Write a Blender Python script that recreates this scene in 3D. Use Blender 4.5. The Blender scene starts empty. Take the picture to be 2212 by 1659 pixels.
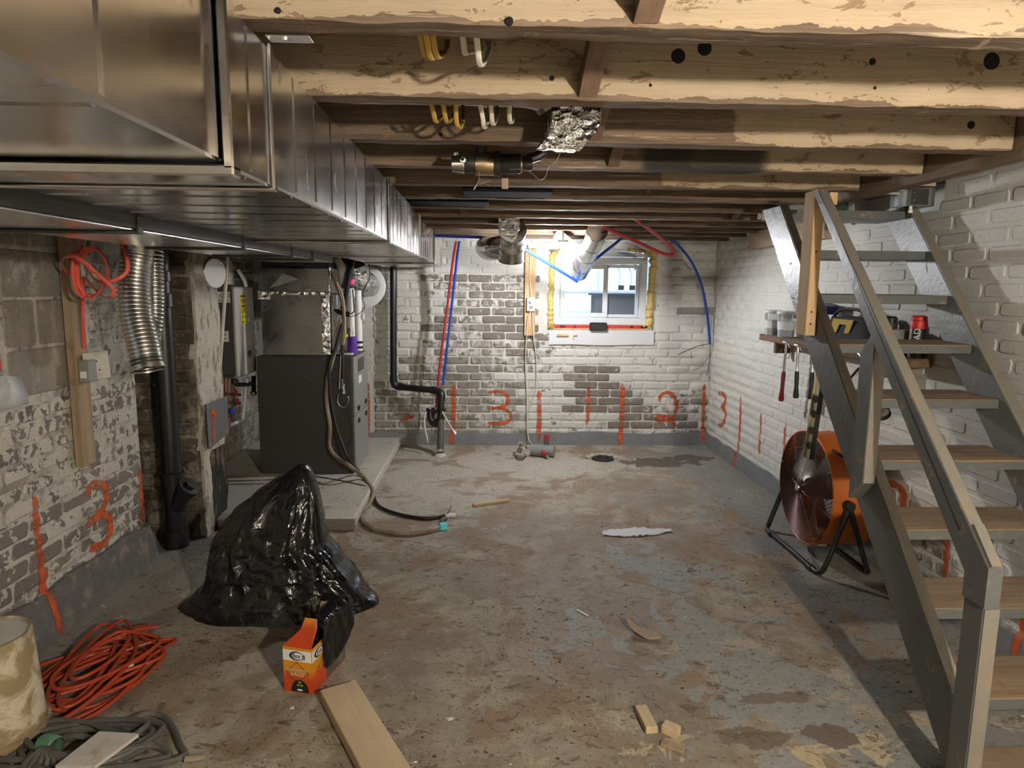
import bpy, bmesh, math, random
from math import sin, cos, pi, radians, sqrt
from mathutils import Vector, Matrix, noise
from mathutils.bvhtree import BVHTree
random.seed(7)
V = Vector
scene = bpy.context.scene
col = scene.collection

# ------------------------------------------------------------------ camera
FPX, CX, CY, EYE = 1450.0, 1106.0, 829.5, 1.48
_roll = radians(0.25)
_d = V(((1050 - CX) / FPX, (622 - CY) / FPX, 1)).normalized()      # room depth axis seen from the camera (x right, y down, z forward)
_u = V((sin(_roll), -cos(_roll), 0))
_z = (_u - _d * _u.dot(_d)).normalized()
_x = _d.cross(_z)
RC = Matrix((_x, _d, _z))                                          # world = RC @ camera vector
cam_data = bpy.data.cameras.new('camera')
cam_data.sensor_fit = 'HORIZONTAL'
cam_data.sensor_width = 36.0
cam_data.lens = 36.0 * FPX / 2212.0
cam_data.clip_start = 0.02
cam = bpy.data.objects.new('camera', cam_data)
col.objects.link(cam)
_m3 = Matrix((RC @ V((1, 0, 0)), RC @ V((0, -1, 0)), RC @ V((0, 0, -1)))).transposed()
cam.matrix_world = Matrix.Translation((0, 0, EYE)) @ _m3.to_4x4()
scene.camera = cam

# ------------------------------------------------------------------ world, light, exposure
world = bpy.data.worlds.new('world'); scene.world = world
world.use_nodes = True
_bg = world.node_tree.nodes['Background']
_sky = world.node_tree.nodes.new('ShaderNodeTexSky')
_sky.sky_type = 'HOSEK_WILKIE'; _sky.turbidity = 6.0; _sky.ground_albedo = 0.4
_sky.sun_direction = V((0.3, -0.6, 0.74)).normalized()
world.node_tree.links.new(_sky.outputs[0], _bg.inputs[0])
_bg.inputs[1].default_value = 16.0

BULB_COOL = V((0.585, 5.2, 1.742))
BULB_WARM = V((1.05, -0.35, 1.735))
WARM = (1.0, 0.90, 0.755)
COOL = (0.97, 0.98, 1.0)
COOL_W, WARM_W = 46.0, 132.0

scene.view_settings.view_transform = 'Standard'
scene.view_settings.look = 'None'
scene.view_settings.exposure = 0.86
scene.view_settings.gamma = 1.0
scene.view_settings.use_curve_mapping = False
scene.cycles.use_denoising = True
scene.cycles.use_adaptive_sampling = True
scene.cycles.adaptive_threshold = 0.12
scene.cycles.adaptive_min_samples = 16
scene.cycles.max_bounces = 6
scene.cycles.diffuse_bounces = 3
scene.cycles.glossy_bounces = 3
scene.cycles.transmission_bounces = 6
scene.cycles.transparent_max_bounces = 8
scene.cycles.sample_clamp_indirect = 6.0
scene.cycles.caustics_reflective = False
scene.cycles.caustics_refractive = False

# ------------------------------------------------------------------ places: a pixel of the photograph seen on a known plane of the room
def _ray(px, py): return RC @ V(((px - CX) / FPX, (py - CY) / FPX, 1))
def _hit(px, py, ax, v):
    r = _ray(px, py); o = V((0, 0, EYE)); return o + r * ((v - o[ax]) / r[ax])
def DX(px, py, x): return _hit(px, py, 0, x)
def D(px, py, y): return _hit(px, py, 1, y)
def FZ(px, py, z=0.0): return _hit(px, py, 2, z)

XL, XR, YB, YF = -1.86, 2.14, 6.28, -1.6
ZJ, ZS = 1.915, 2.13          # joist undersides, subfloor

# ------------------------------------------------------------------ objects
W = {}
def tag(o, label=None, cat=None, group=None, kind=None):
    if label: o['label'] = label
    if cat: o['category'] = cat
    if group: o['group'] = group
    if kind: o['kind'] = kind
    return o
def thing(name, label, cat, loc, group=None):
    o = bpy.data.objects.new(name, None); o.empty_display_size = 0.05
    col.objects.link(o); o.location = loc; W[o.name] = V(loc)
    return tag(o, label, cat, group)

class MB:
    def __init__(s): s.v = []; s.f = []; s.smooth = True; s.sharp = 35
    def add(s, vs, fs):
        n = len(s.v); s.v += [V(p) for p in vs]; s.f += [tuple(i + n for i in f) for f in fs]; return s
    def box(s, c, size, rot=None, b=0.0):
        hx, hy, hz = (a / 2 for a in size)
        if b > 0:
            b = min(b, hx * .9, hy * .9, hz * .9)
            vs = []
            for sx in (-1, 1):
                for sy in (-1, 1):
                    for sz in (-1, 1):
                        vs += [(sx * hx, sy * (hy - b), sz * (hz - b)), (sx * (hx - b), sy * hy, sz * (hz - b)), (sx * (hx - b), sy * (hy - b), sz * hz)]
            ix = lambda sx, sy, sz, k: ((sx * 4 + sy * 2 + sz) * 3 + k)
            fs = []
            for a in range(3):
                for sgn in (0, 1):
                    q = []
                    for (p, r) in ((0, 0), (1, 0), (1, 1), (0, 1)):
                        t = [0, 0, 0]; t[a] = sgn; t[(a + 1) % 3] = p; t[(a + 2) % 3] = r; q.append(ix(*t, a))
                    fs.append(q if sgn else q[::-1])
            for a in range(3):
                b1, c1 = (a + 1) % 3, (a + 2) % 3
                for p in (0, 1):
                    for r in (0, 1):
                        t0 = [0, 0, 0]; t1 = [0, 0, 0]; t0[b1] = t1[b1] = p; t0[c1] = t1[c1] = r; t1[a] = 1
                        q = [ix(*t0, b1), ix(*t1, b1), ix(*t1, c1), ix(*t0, c1)]
                        fs.append(q if (p ^ r) else q[::-1])
            for sx in (0, 1):
                for sy in (0, 1):
                    for sz in (0, 1):
                        q = [ix(sx, sy, sz, 0), ix(sx, sy, sz, 1), ix(sx, sy, sz, 2)]
                        fs.append(q if (sx ^ sy ^ sz) else q[::-1])
        else:
            vs = [(x, y, z) for x in (-hx, hx) for y in (-hy, hy) for z in (-hz, hz)]
            fs = [(0, 1, 3, 2), (4, 6, 7, 5), (0, 4, 5, 1), (2, 3, 7, 6), (0, 2, 6, 4), (1, 5, 7, 3)]
        c = V(c)
        return s.add([(rot @ V(p) if rot else V(p)) + c for p in vs], fs)
    def span(s, a, b, bev=0.0):
        a, b = V(a), V(b)
        return s.box((a + b) / 2, [abs(b[i] - a[i]) for i in range(3)], None, bev)
    def beam(s, a, b, w, h, up=(0, 0, 1), bev=0.0):
        """a straight bar from a to b, w across and h along 'up'"""
        a, b, up = V(a), V(b), V(up)
        y = (b - a).normalized(); x = y.cross(up).normalized(); z = x.cross(y)
        R = Matrix((x, y, z)).transposed()
        return s.box((a + b) / 2, (w, (b - a).length, h), R, bev)
    def tube(s, pts, r, n=10, cap=True, flat=None, closed=False):
        pts = [V(p) for p in pts]; m = len(pts)
        rad = r if isinstance(r, (list, tuple)) else [r] * m
        t0 = (pts[1] - pts[0]).normalized()
        ref = V((0, 0, 1)) if abs(t0.z) < .9 else V((1, 0, 0))
        u = t0.cross(ref).normalized(); vs = []
        for i, p in enumerate(pts):
            if closed: t = (pts[(i + 1) % m] - pts[i - 1]).normalized()
            else: t = (pts[min(i + 1, m - 1)] - pts[max(i - 1, 0)])
            t = t.normalized() if t.length > 1e-9 else t0
            u = (u - t * u.dot(t)); u = u.normalized() if u.length > 1e-6 else t.orthogonal().normalized()
            w = t.cross(u)
            for k in range(n):
                a = 2 * pi * k / n
                vs.append(p + (u * cos(a) + w * sin(a) * (flat or 1)) * rad[i])
        fs = []
        for i in range(m if closed else m - 1):
            j = (i + 1) % m
            for k in range(n):
                fs.append((i * n + k, i * n + (k + 1) % n, j * n + (k + 1) % n, j * n + k))
        if cap and not closed:
            fs.append(tuple(range(n))[::-1]); fs.append(tuple((m - 1) * n + k for k in range(n)))
        return s.add(vs, fs)
    def lathe(s, base, axis, prof, n=24):
        """prof: list of (radius, distance along axis)"""
        base, ax = V(base), V(axis).normalized()
        u = ax.orthogonal().normalized(); w = ax.cross(u); vs = []; fs = []
        for (r, h) in prof:
            for k in range(n):
                a = 2 * pi * k / n
                vs.append(base + ax * h + (u * cos(a) + w * sin(a)) * max(r, 1e-5))
        for i in range(len(prof) - 1):
            for k in range(n):
                fs.append((i * n + k, i * n + (k + 1) % n, (i + 1) * n + (k + 1) % n, (i + 1) * n + k))
        return s.add(vs, fs)
    def prism(s, poly, d):
        """poly: 3-D points of a flat outline, d: extrusion vector"""
        n = len(poly); d = V(d)
        vs = [V(p) for p in poly] + [V(p) + d for p in poly]
        fs = [tuple(range(n))[::-1], tuple(range(n, 2 * n))] + [(i, (i + 1) % n, n + (i + 1) % n, n + i) for i in range(n)]
        return s.add(vs, fs)
    def quad(s, a, b, c, d): return s.add([a, b, c, d], [(0, 1, 2, 3)])
    def jitter(s, amt, freq=20, seed=0.0):
        for p in s.v: p += V(noise.noise_vector(p * freq + V((seed, seed, seed)))) * amt
        return s
    def build(s, name, material, parent=None, smooth=None, origin=None):
        me = bpy.data.meshes.new(name)
        lo = V([min(p[i] for p in s.v) for i in range(3)]); hi = V([max(p[i] for p in s.v) for i in range(3)])
        c = V(origin) if origin is not None else V(((lo.x + hi.x) / 2, (lo.y + hi.y) / 2, lo.z))
        me.from_pydata([tuple(p - c) for p in s.v], [], s.f)
        me.update()
        bm = bmesh.new(); bm.from_mesh(me); bmesh.ops.recalc_face_normals(bm, faces=bm.faces); bm.to_mesh(me); bm.free()
        if s.smooth if smooth is None else smooth:
            me.shade_smooth(); me.set_sharp_from_angle(angle=radians(s.sharp))
        if material: me.materials.append(material)
        o = bpy.data.objects.new(name, me); col.objects.link(o)
        if parent is not None:
            o.parent = parent; o.location = c - W[parent.name]
        else: o.location = c
        W[o.name] = c
        return o

def curve(pts, n=8, closed=False):
    """Catmull-Rom through the points"""
    pts = [V(p) for p in pts]; m = len(pts); out = []
    for i in range(m if closed else m - 1):
        g = (lambda k: pts[k % m]) if closed else (lambda k: pts[max(0, min(m - 1, k))])
        p0, p1, p2, p3 = g(i - 1), g(i), g(i + 1), g(i + 2)
        for k in range(n):
            t = k / n
            out.append(0.5 * ((2 * p1) + (p2 - p0) * t + (2 * p0 - 5 * p1 + 4 * p2 - p3) * t * t + (3 * p1 - p0 - 3 * p2 + p3) * t ** 3))
    if not closed: out.append(pts[-1])
    return out
def tube(name, pts, r, material, parent=None, n=10, k=8, smooth=True, flat=None):
    return MB().tube(curve(pts, k) if k else pts, r, n, flat=flat).build(name, material, parent)

# ------------------------------------------------------------------ materials
MATS = {}
class NT:
    def __init__(s, name):
        s.m = bpy.data.materials.new(name); s.m.use_nodes = True; s.t = s.m.node_tree; s.t.nodes.clear()
        s.out = s.t.nodes.new('ShaderNodeOutputMaterial'); s.b = s.n('ShaderNodeBsdfPrincipled'); s.l(s.b.outputs[0], s.out.inputs[0])
        MATS[name] = s.m
    def n(s, typ, **k):
        x = s.t.nodes.new(typ)
        for a, v in k.items(): setattr(x, a, v)
        return x
    def l(s, a, b): s.t.links.new(a, b)
    def set(s, sock, v):
        if hasattr(v, 'is_linked') or hasattr(v, 'links'): s.l(v, sock)
        else: sock.default_value = v
    def pos(s, obj=True):
        if obj: return s.n('ShaderNodeTexCoord').outputs['Object']
        return s.n('ShaderNodeNewGeometry').outputs['Position']
    def mapping(s, v, sc=(1, 1, 1), loc=(0, 0, 0)):
        x = s.n('ShaderNodeMapping'); s.l(v, x.inputs[0]); x.inputs['Scale'].default_value = sc; x.inputs['Location'].default_value = loc; return x.outputs[0]
    def noise(s, v, scale, detail=4, rough=.55, dist=0.0):
        x = s.n('ShaderNodeTexNoise'); s.l(v, x.inputs['Vector']); x.inputs['Scale'].default_value = scale
        x.inputs['Detail'].default_value = min(detail, 4.5); x.inputs['Roughness'].default_value = rough; x.inputs['Distortion'].default_value = dist
        return x.outputs['Fac']
    def vor(s, v, scale, feat='F1', rnd=1.0):
        x = s.n('ShaderNodeTexVoronoi', feature=feat); s.l(v, x.inputs['Vector']); x.inputs['Scale'].default_value = scale
        x.inputs['Randomness'].default_value = rnd; return x.outputs['Distance']
    def math(s, op, a, b=0.0, c=0.0):
        x = s.n('ShaderNodeMath', operation=op); s.set(x.inputs[0], a); s.set(x.inputs[1], b)
        if op in ('MULTIPLY_ADD', 'SMOOTH_MIN'): s.set(x.inputs[2], c)
        return x.outputs[0]
    def ramp(s, f, lo, hi, a=0.0, b=1.0):
        x = s.n('ShaderNodeMapRange', interpolation_type='SMOOTHSTEP'); s.set(x.inputs[0], f)
        s.set(x.inputs[1], lo); s.set(x.inputs[2], hi); x.inputs[3].default_value = a; x.inputs[4].default_value = b; return x.outputs[0]
    def mix(s, f, a, b, mode='MIX'):
        x = s.n('ShaderNodeMix', data_type='RGBA', blend_type=mode); s.set(x.inputs[0], f)
        for sock, v in ((x.inputs[6], a), (x.inputs[7], b)):
            if isinstance(v, tuple): sock.default_value = (*v[:3], 1)
            else: s.l(v, sock)
        return x.outputs[2]
    def bump(s, h, strength=.3, dist=.01, prev=None):
        x = s.n('ShaderNodeBump'); s.l(h, x.inputs['Height']); x.inputs['Strength'].default_value = strength; x.inputs['Distance'].default_value = dist
        if prev: s.l(prev, x.inputs['Normal'])
        return x.outputs[0]
    def done(s, colour, rough=.5, metal=0.0, normal=None, spec=.5, **k):
        b = s.b
        if isinstance(colour, tuple): b.inputs['Base Color'].default_value = (*colour[:3], 1)
        else: s.l(colour, b.inputs['Base Color'])
        s.set(b.inputs['Roughness'], rough); s.set(b.inputs['Metallic'], metal)
        if not hasattr(spec, 'links'): b.inputs['Specular IOR Level'].default_value = spec
        if normal: s.l(normal, b.inputs['Normal'])
        for a, v in k.items(): s.set(b.inputs[a.replace('_', ' ')], v)
        return s.m

def mat(name, colour, rough=.5, metal=0.0, var=.12, scale=12, other=None, band=(.45, .65), bump=.15, bscale=60, bdist=.004, stretch=(1, 1, 1), spec=.4, **k):
    """plain painted, plastic or metal stuff with mottling and fine relief"""
    n = NT(name); p = n.mapping(n.pos(), stretch)
    f = n.noise(p, scale, 5, .6)
    a = tuple(c * (1 - var) for c in colour); b = tuple(min(1, c * (1 + var)) for c in colour)
    c = n.mix(f, a, b)
    if other: c = n.mix(n.ramp(n.noise(n.mapping(p, (1, 1, 1), (3, 7, 1)), scale * .8, 6, .65), *band), c, other)
    nb = n.bump(n.noise(p, bscale, 4), bump, bdist) if bump else None
    return n.done(c, rough, metal, nb, spec, **k)

def wood(name, light, dark, axis=0, rough=.75, scale=9, stain=None, band=(.55, .75), bump=.35, grain=14, world_pos=False):
    n = NT(name); st = [grain, grain, grain]; st[axis] = 0.9
    p0 = n.pos(not world_pos); p = n.mapping(p0, st)
    f = n.noise(p, 2.2, 6, .65, .6)
    c = n.mix(n.ramp(f, .3, .75), light, dark)
    c = n.mix(n.ramp(n.noise(p0, 3.0, 3), .35, .7, 0, .5), c, tuple(x * .72 for x in light))
    if stain: c = n.mix(n.ramp(n.noise(n.mapping(p0, (1, 1, 1), (5, 1, 2)), scale, 6, .7, .4), *band), c, stain)
    return n.done(c, rough, 0, n.bump(f, bump, .006), .3)

def brick_paint(name, attr=False, white=(.66, .65, .61), white2=(.50, .48, .43), brick_a=(.27, .235, .205), brick_b=(.145, .125, .11), scale=17, grime=(.17, .15, .125), bump=.5, soft=.05, det=7):
    """limewashed brick; how bare and how dirty each brick is comes from its own colour"""
    n = NT(name); p = n.pos(False)
    if attr:
        a = n.n('ShaderNodeVertexColor', layer_name='wear').outputs[0]
    else:
        a = n.n('ShaderNodeObjectInfo').outputs['Color']
    sp = n.n('ShaderNodeSeparateColor'); n.l(a, sp.inputs[0])
    ex, dirt, tint = sp.outputs[0], sp.outputs[1], sp.outputs[2]
    f = n.noise(p, scale, det, .62, .35)
    t = n.math('SUBTRACT', 1.0, ex)
    bare = n.ramp(f, n.math('SUBTRACT', t, soft), n.math('ADD', t, soft))
    wc = n.mix(n.noise(p, 5, 5, .6), white2, white)
    wc = n.mix(n.ramp(n.noise(p, 60, 3), .55, .8, 0, .35), wc, white2)
    bc = n.mix(n.noise(p, 30, 5, .7), brick_a, brick_b)
    bc = n.mix(n.math('MULTIPLY', tint, .7), bc, n.mix(f, (.30, .26, .21), (.20, .18, .17)))
    c = n.mix(bare, wc, bc)
    g = n.ramp(n.noise(n.mapping(p, (1, 1, .6), (4, 2, 9)), 9, 7, .7, .3), n.math('SUBTRACT', .84, dirt), n.math('SUBTRACT', 1.06, dirt))
    c = n.mix(n.math('MULTIPLY', g, .8), c, grime)
    yel = n.ramp(n.noise(n.mapping(p, (1, 1, 1), (1, 8, 3)), 3.4, 5, .6, .5), .50, .72, 0, .45)
    c = n.mix(n.math('MULTIPLY', yel, n.math('MULTIPLY', dirt, 1.6)), c, (.40, .33, .22))
    c = n.mix(n.ramp(n.noise(n.mapping(p, (1, 1, 1), (6, 6, 6)), 85, 3, .6), .62, .72, 0, .55), c, grime)
    h = n.math('ADD', n.math('MULTIPLY', f, .8), n.math('SUBTRACT', n.math('MULTIPLY', n.noise(p, 70, 4, .7), .5), n.math('MULTIPLY', bare, .35)))
    return n.done(c, n.ramp(bare, 0, 1, .62, .9), 0, n.bump(h, bump, .012), .35)

M_BACK = brick_paint('limewashed_brick', white=(.70, .69, .66), white2=(.50, .485, .445))
M_BACKA = brick_paint('limewashed_brick_mass', True, white=(.70, .69, .66), white2=(.50, .485, .445))
M_RIGHT = brick_paint('white_painted_brick', white=(.70, .685, .64), white2=(.56, .545, .50), bump=.3)
M_RIGHTA = brick_paint('white_painted_brick_mass', True, white=(.70, .685, .64), white2=(.56, .545, .50), bump=.3)
M_LEFT = brick_paint('flaking_limewash_brick', white=(.62, .59, .52), white2=(.42, .39, .33), scale=18, brick_a=(.20, .175, .155), brick_b=(.12, .105, .095), bump=1.0, soft=.016, det=3)
M_LEFTA = brick_paint('flaking_limewash_brick_mass', True, white=(.62, .59, .52), white2=(.42, .39, .33), scale=18, brick_a=(.20, .175, .155), brick_b=(.12, .105, .095), bump=1.0, soft=.016, det=3)

def concrete_floor():
    n = NT('stained_concrete'); p = n.pos(False)
    sx = n.n('ShaderNodeSeparateXYZ'); n.l(p, sx.inputs[0]); X, Y = sx.outputs[0], sx.outputs[1]
    at = lambda sc, loc: n.mapping(p, sc, loc)
    big = n.noise(p, 1.3, 6, .6, .3); mid = n.noise(p, 5, 7, .68, .5); fine = n.noise(p, 42, 6, .75)
    c = n.mix(n.ramp(big, .36, .64), (.25, .20, .145), (.42, .375, .295))
    c = n.mix(n.ramp(mid, .46, .62, 0, .75), c, (.225, .165, .105))
    pale = n.ramp(n.math('ADD', n.math('MULTIPLY', Y, .17), n.math('ADD', n.math('MULTIPLY', X, -.16), n.math('MULTIPLY', mid, .6))), .94, 1.12, 0, .85)
    c = n.mix(pale, c, n.mix(n.noise(p, 9, 6, .7), (.60, .57, .49), (.40, .365, .29)))                 # bare pale cement towards the furnace
    c = n.mix(n.ramp(n.noise(at((1, 1, 1), (2, 9, 0)), 2.1, 6, .65, .5), .50, .60, 0, .75), c, (.26, .17, .10))      # rust brown soaking
    blob = n.math('ADD', n.math('MULTIPLY', n.math('ABSOLUTE', n.math('SUBTRACT', X, .95)), -.30), n.math('ADD', n.math('MULTIPLY', n.math('ABSOLUTE', n.math('SUBTRACT', Y, 2.35)), -.09), n.noise(at((1, .8, 1), (7, 3, 0)), 2.8, 8, .66, .6)))
    gp = n.ramp(blob, .405, .425, 0, .92)
    c = n.mix(gp, c, n.mix(n.noise(p, 12, 4), (.24, .25, .24), (.36, .365, .345)))        # left-over grey floor paint with flaked edges
    c = n.mix(n.ramp(n.math('ADD', n.math('MULTIPLY', X, .33), n.noise(at((1, 1, 1), (4, 14, 0)), 3.3, 8, .68, .4)), .98, 1.04, 0, .8), c, (.24, .245, .235))
    c = n.mix(n.ramp(n.math('ADD', n.math('MULTIPLY', X, -.5), n.math('MULTIPLY', mid, .7)), .98, 1.12, 0, .7), c, (.215, .21, .20))
    yl = n.ramp(n.noise(at((1, 1, 1), (11, 5, 0)), 6.5, 8, .74, .7), .565, .60, 0, .85)
    c = n.mix(n.math('MULTIPLY', yl, n.math('MULTIPLY', n.ramp(Y, 2.35, 1.9), n.ramp(X, .0, .6, .35, 1))), c, (.56, .46, .29))            # scraped yellowish spots
    for (ex, ey, rx, ry, tc, k) in ((1.50, 5.60, .34, .15, (.095, .08, .065), .95), (.90, 2.02, .11, .05, (.16, .115, .08), .85), (1.17, 2.02, .075, .06, (.155, .11, .078), .9), (1.05, 2.24, .15, .035, (.17, .12, .085), .75), (1.82, 5.76, .2, .11, (.095, .08, .065), .95)):
        dx = n.math('DIVIDE', n.math('SUBTRACT', X, ex), rx); dy = n.math('DIVIDE', n.math('SUBTRACT', Y, ey), ry)
        r2 = n.math('ADD', n.math('MULTIPLY', dx, dx), n.math('MULTIPLY', dy, dy))
        c = n.mix(n.ramp(n.math('ADD', r2, n.math('MULTIPLY', n.math('SUBTRACT', n.noise(p, 9, 6, .65), .5), 5.5)), 1.1, .9, 0, k), c, tc)   # damp patches
    near = n.ramp(Y, 5.2, 3.4, .25, 1)
    sp = n.ramp(n.noise(at((1, 1.5, 1), (1, 2, 0)), 13, 8, .78, .7), .575, .62, 0, .8)
    c = n.mix(n.math('MULTIPLY', sp, near), c, (.115, .08, .048))
    c = n.mix(n.ramp(n.noise(at((1, 1.4, 1), (3, 3, 3)), 48, 4, .65), .61, .67, 0, .85), c, (.07, .052, .035))
    c = n.mix(n.ramp(n.noise(at((1, 1, 1), (13, 3, 3)), 70, 3, .6), .66, .72, 0, .6), c, (.58, .55, .48))
    c = n.mix(n.ramp(fine, .35, .7, .0, .35), c, (.16, .13, .10))
    h = n.math('ADD', n.math('MULTIPLY', mid, .8), n.math('ADD', n.math('MULTIPLY', fine, .4), n.math('SUBTRACT', n.math('MULTIPLY', sp, .35), n.math('MULTIPLY', gp, .15))))
    return n.done(c, n.ramp(big, .3, .7, .55, .85), 0, n.bump(h, .5, .015), .35)
M_FLOOR = concrete_floor()
M_SLAB = mat('pale_concrete', (.50, .47, .40), .85, var=.25, scale=6, other=(.24, .21, .17), band=(.55, .75), bump=.4, bscale=40, bdist=.008)

def galvanised(name, tone=.62, rough=.24, streak=(24, .5, 24), seed=0.0, patch=.3):
    n = NT(name); p = n.mapping(n.pos(False), (1, 1, 1), (seed, seed, seed))
    st = n.noise(n.mapping(p, streak), 2, 4, .6); bl = n.noise(p, 2.6, 4, .55, .3)
    c = n.mix(bl, (tone * .82, tone * .81, tone * .79), (tone * 1.08, tone * 1.07, tone * 1.05))
    sm = n.ramp(n.noise(n.mapping(p, (1, 1.6, .8), (3, 1, 7)), 6.5, 5, .6, .4), .62, .70, 0, .5)
    c = n.mix(sm, c, (tone * .35, tone * .34, tone * .33))                             # greasy hand smears
    r = n.math('ADD', n.ramp(bl, .3, .7, rough * .7, rough * 1.3), n.math('MULTIPLY', sm, .15))
    wob = n.noise(n.mapping(p, (2.6, 1.1, 2.6)), 2.2, 2, .4)
    return n.done(c, r, 1.0, n.bump(wob, .16, .02), .5)
M_DUCT = galvanised('galvanised_sheet', .80, .20)
M_DUCT2 = mat('dull_grey_sheet', (.05, .05, .05), .5, .3, var=.25, scale=5, bump=.1)
M_PLEN = galvanised('galvanised_plenum', .40, .30, (.6, 20, 20), 5)
M_PIPEMETAL = galvanised('galvanised_round', .60, .22, (10, 10, 1), 7)
def foil(name='crinkled_foil', sc=34, strength=.9):
    n = NT(name); p = n.pos()
    v = n.vor(p, sc, 'F1'); f = n.noise(p, sc * .7, 5, .7, 1.2)
    return n.done(n.mix(f, (.62, .62, .62), (.86, .86, .85)), .16, 1.0, n.bump(n.math('ADD', v, f), strength, .02))
M_FOIL = foil(); M_FOILT = foil('foil_tape', 26, .5)
def wood_joist():
    n = NT('old_joist_wood'); p = n.pos(False)
    sx = n.n('ShaderNodeSeparateXYZ'); n.l(p, sx.inputs[0]); X, Y, Z = sx.outputs
    g = n.noise(n.mapping(p, (.9, 13, 26)), 2.4, 6, .65, .5); bl = n.noise(p, 5.5, 7, .68, .5)
    bare = n.mix(n.ramp(g, .3, .72), (.20, .142, .095), (.08, .054, .036))
    bare = n.mix(n.ramp(n.noise(n.mapping(p, (.7, 20, 30), (2, 2, 2)), 3, 5, .7), .60, .68, 0, .6), bare, (.48, .40, .29))
    paint = n.mix(n.ramp(g, .35, .8, 0, .4), n.mix(bl, (.29, .22, .145), (.395, .315, .212)), (.215, .155, .095))
    pm = n.math('ADD', n.math('MULTIPLY', n.ramp(Y, 1.85, 2.0), -.62), n.math('ADD', n.ramp(X, .62, .80, 0, .62), n.math('MULTIPLY', bl, .55)))
    pm = n.math('SUBTRACT', pm, n.ramp(Y, 2.9, 3.6, 0, .22))
    low = n.ramp(n.math('ADD', Z, n.math('MULTIPLY', n.math('SUBTRACT', bl, .5), .06)), ZJ + .012, ZJ + .004)                    # worn lower arris
    pm = n.math('SUBTRACT', pm, low)
    c = n.mix(n.ramp(pm, .16, .22), bare, paint)
    flake = n.ramp(n.noise(n.mapping(p, (1, 1, 2.2), (8, 1, 4)), 15, 7, .72, .5), .59, .64, 0, .8)
    c = n.mix(flake, c, (.17, .10, .055))
    dx = n.math('DIVIDE', n.math('SUBTRACT', X, .80), .26); dy = n.math('DIVIDE', n.math('SUBTRACT', Y, 2.52), .10)
    r2 = n.math('ADD', n.math('MULTIPLY', dx, dx), n.math('MULTIPLY', dy, dy))
    c = n.mix(n.ramp(n.math('ADD', r2, n.math('MULTIPLY', bl, .7)), 1.35, .95, 0, .93), c, (.018, .016, .014))   # scorched length of one joist
    return n.done(c, .78, 0, n.bump(n.math('ADD', g, n.math('MULTIPLY', flake, -.5)), .55, .008), .3)
M_JOIST = wood_joist()
M_SUBFL = wood('subfloor_board', (.13, .09, .06), (.055, .04, .028), 1, world_pos=True)
M_TRIMMER = wood('trimmer_wood', (.22, .16, .10), (.12, .085, .055), 1, stain=(.30, .25, .18), world_pos=True)
M_LUMBER = wood('new_lumber', (.66, .46, .26), (.50, .32, .16), 2, grain=10, bump=.2)
M_LUMBERY = wood('new_lumber_flat', (.60, .47, .31), (.47, .34, .20), 1, grain=10, bump=.2)
M_OLDSTUD = wood('weathered_stud', (.40, .30, .19), (.24, .17, .11), 2, stain=(.17, .13, .10), grain=12)
M_STUDB = wood('back_wall_stud', (.66, .44, .24), (.42, .26, .13), 2, grain=11)
def grey_paint_wood(name, colour, wear=(.27, .19, .11), band=(.60, .66), ax=1, rough=.40):
    n = NT(name); p = n.pos(False)
    g = n.noise(n.mapping(p, (9, 9, 9)), 3, 6, .65)
    c = n.mix(g, tuple(v * .82 for v in colour), tuple(v * 1.12 for v in colour))
    w = n.ramp(n.noise(n.mapping(p, (1, 1, 1), (6, 2, 1)), 13, 7, .7, .6), *band)
    c = n.mix(w, c, wear)
    return n.done(c, n.ramp(w, 0, 1, rough, .8), 0, n.bump(n.math('ADD', g, n.math('MULTIPLY', n.noise(p, 45, 4), .4)), .35, .006), .5)
M_STAIR = grey_paint_wood('grey_painted_wood', (.112, .119, .115))
M_STAIRD = grey_paint_wood('grey_painted_wood_dusty', (.20, .185, .155), (.24, .18, .12), (.50, .66))
M_TREAD = wood('worn_tread_wood', (.27, .195, .125), (.15, .10, .062), 0, stain=(.20, .11, .085), band=(.55, .7), grain=13, world_pos=True)
M_BAND = mat('grey_base_paint', (.185, .19, .195), .7, var=.25, scale=10, other=(.12, .105, .09), band=(.55, .75), bump=.5, bscale=50, bdist=.008)
M_BANDL = mat('cement_skirt', (.125, .12, .115), .9, var=.45, scale=16, other=(.23, .20, .165), band=(.52, .68), bump=1.0, bscale=45, bdist=.015)
M_BLACKP = mat('black_abs', (.012, .012, .013), .32, var=.3, bump=.05, spec=.5, other=(.07, .065, .06), band=(.62, .85))
M_BLACKI = mat('black_iron', (.025, .023, .022), .5, .3, var=.4, bump=.2)
M_BLACK = mat('black_plastic', (.014, .014, .015), .4, var=.2, bump=.05)
M_DARKGREY = mat('charcoal_enamel', (.062, .061, .058), .42, .25, var=.06, scale=4, bump=.1, bscale=220, bdist=.001)
M_GREYEN = mat('grey_enamel', (.25, .245, .23), .38, 0.0, var=.05, scale=5, bump=.05, bscale=200, bdist=.001)
M_GREYEND = mat('dark_grey_enamel', (.075, .072, .066), .5, .2, var=.1, scale=6, bump=.05)
M_STEEL = mat('steel', (.62, .61, .59), .28, 1.0, var=.15, bump=.05)
M_BRASS = mat('tarnished_brass', (.50, .40, .26), .33, 1.0, var=.2, bump=.1)
M_COPPER = mat('brown_copper', (.20, .095, .06), .45, .8, var=.3)
M_WHITEP = mat('white_plastic', (.74, .735, .71), .38, var=.06, scale=5, bump=.03)
M_WHITEV = mat('white_vinyl', (.60, .62, .63), .35, var=.03, scale=4, bump=.02)
M_WHITEB = mat('white_board', (.60, .61, .63), .55, var=.06, scale=6, bump=.05)
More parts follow.
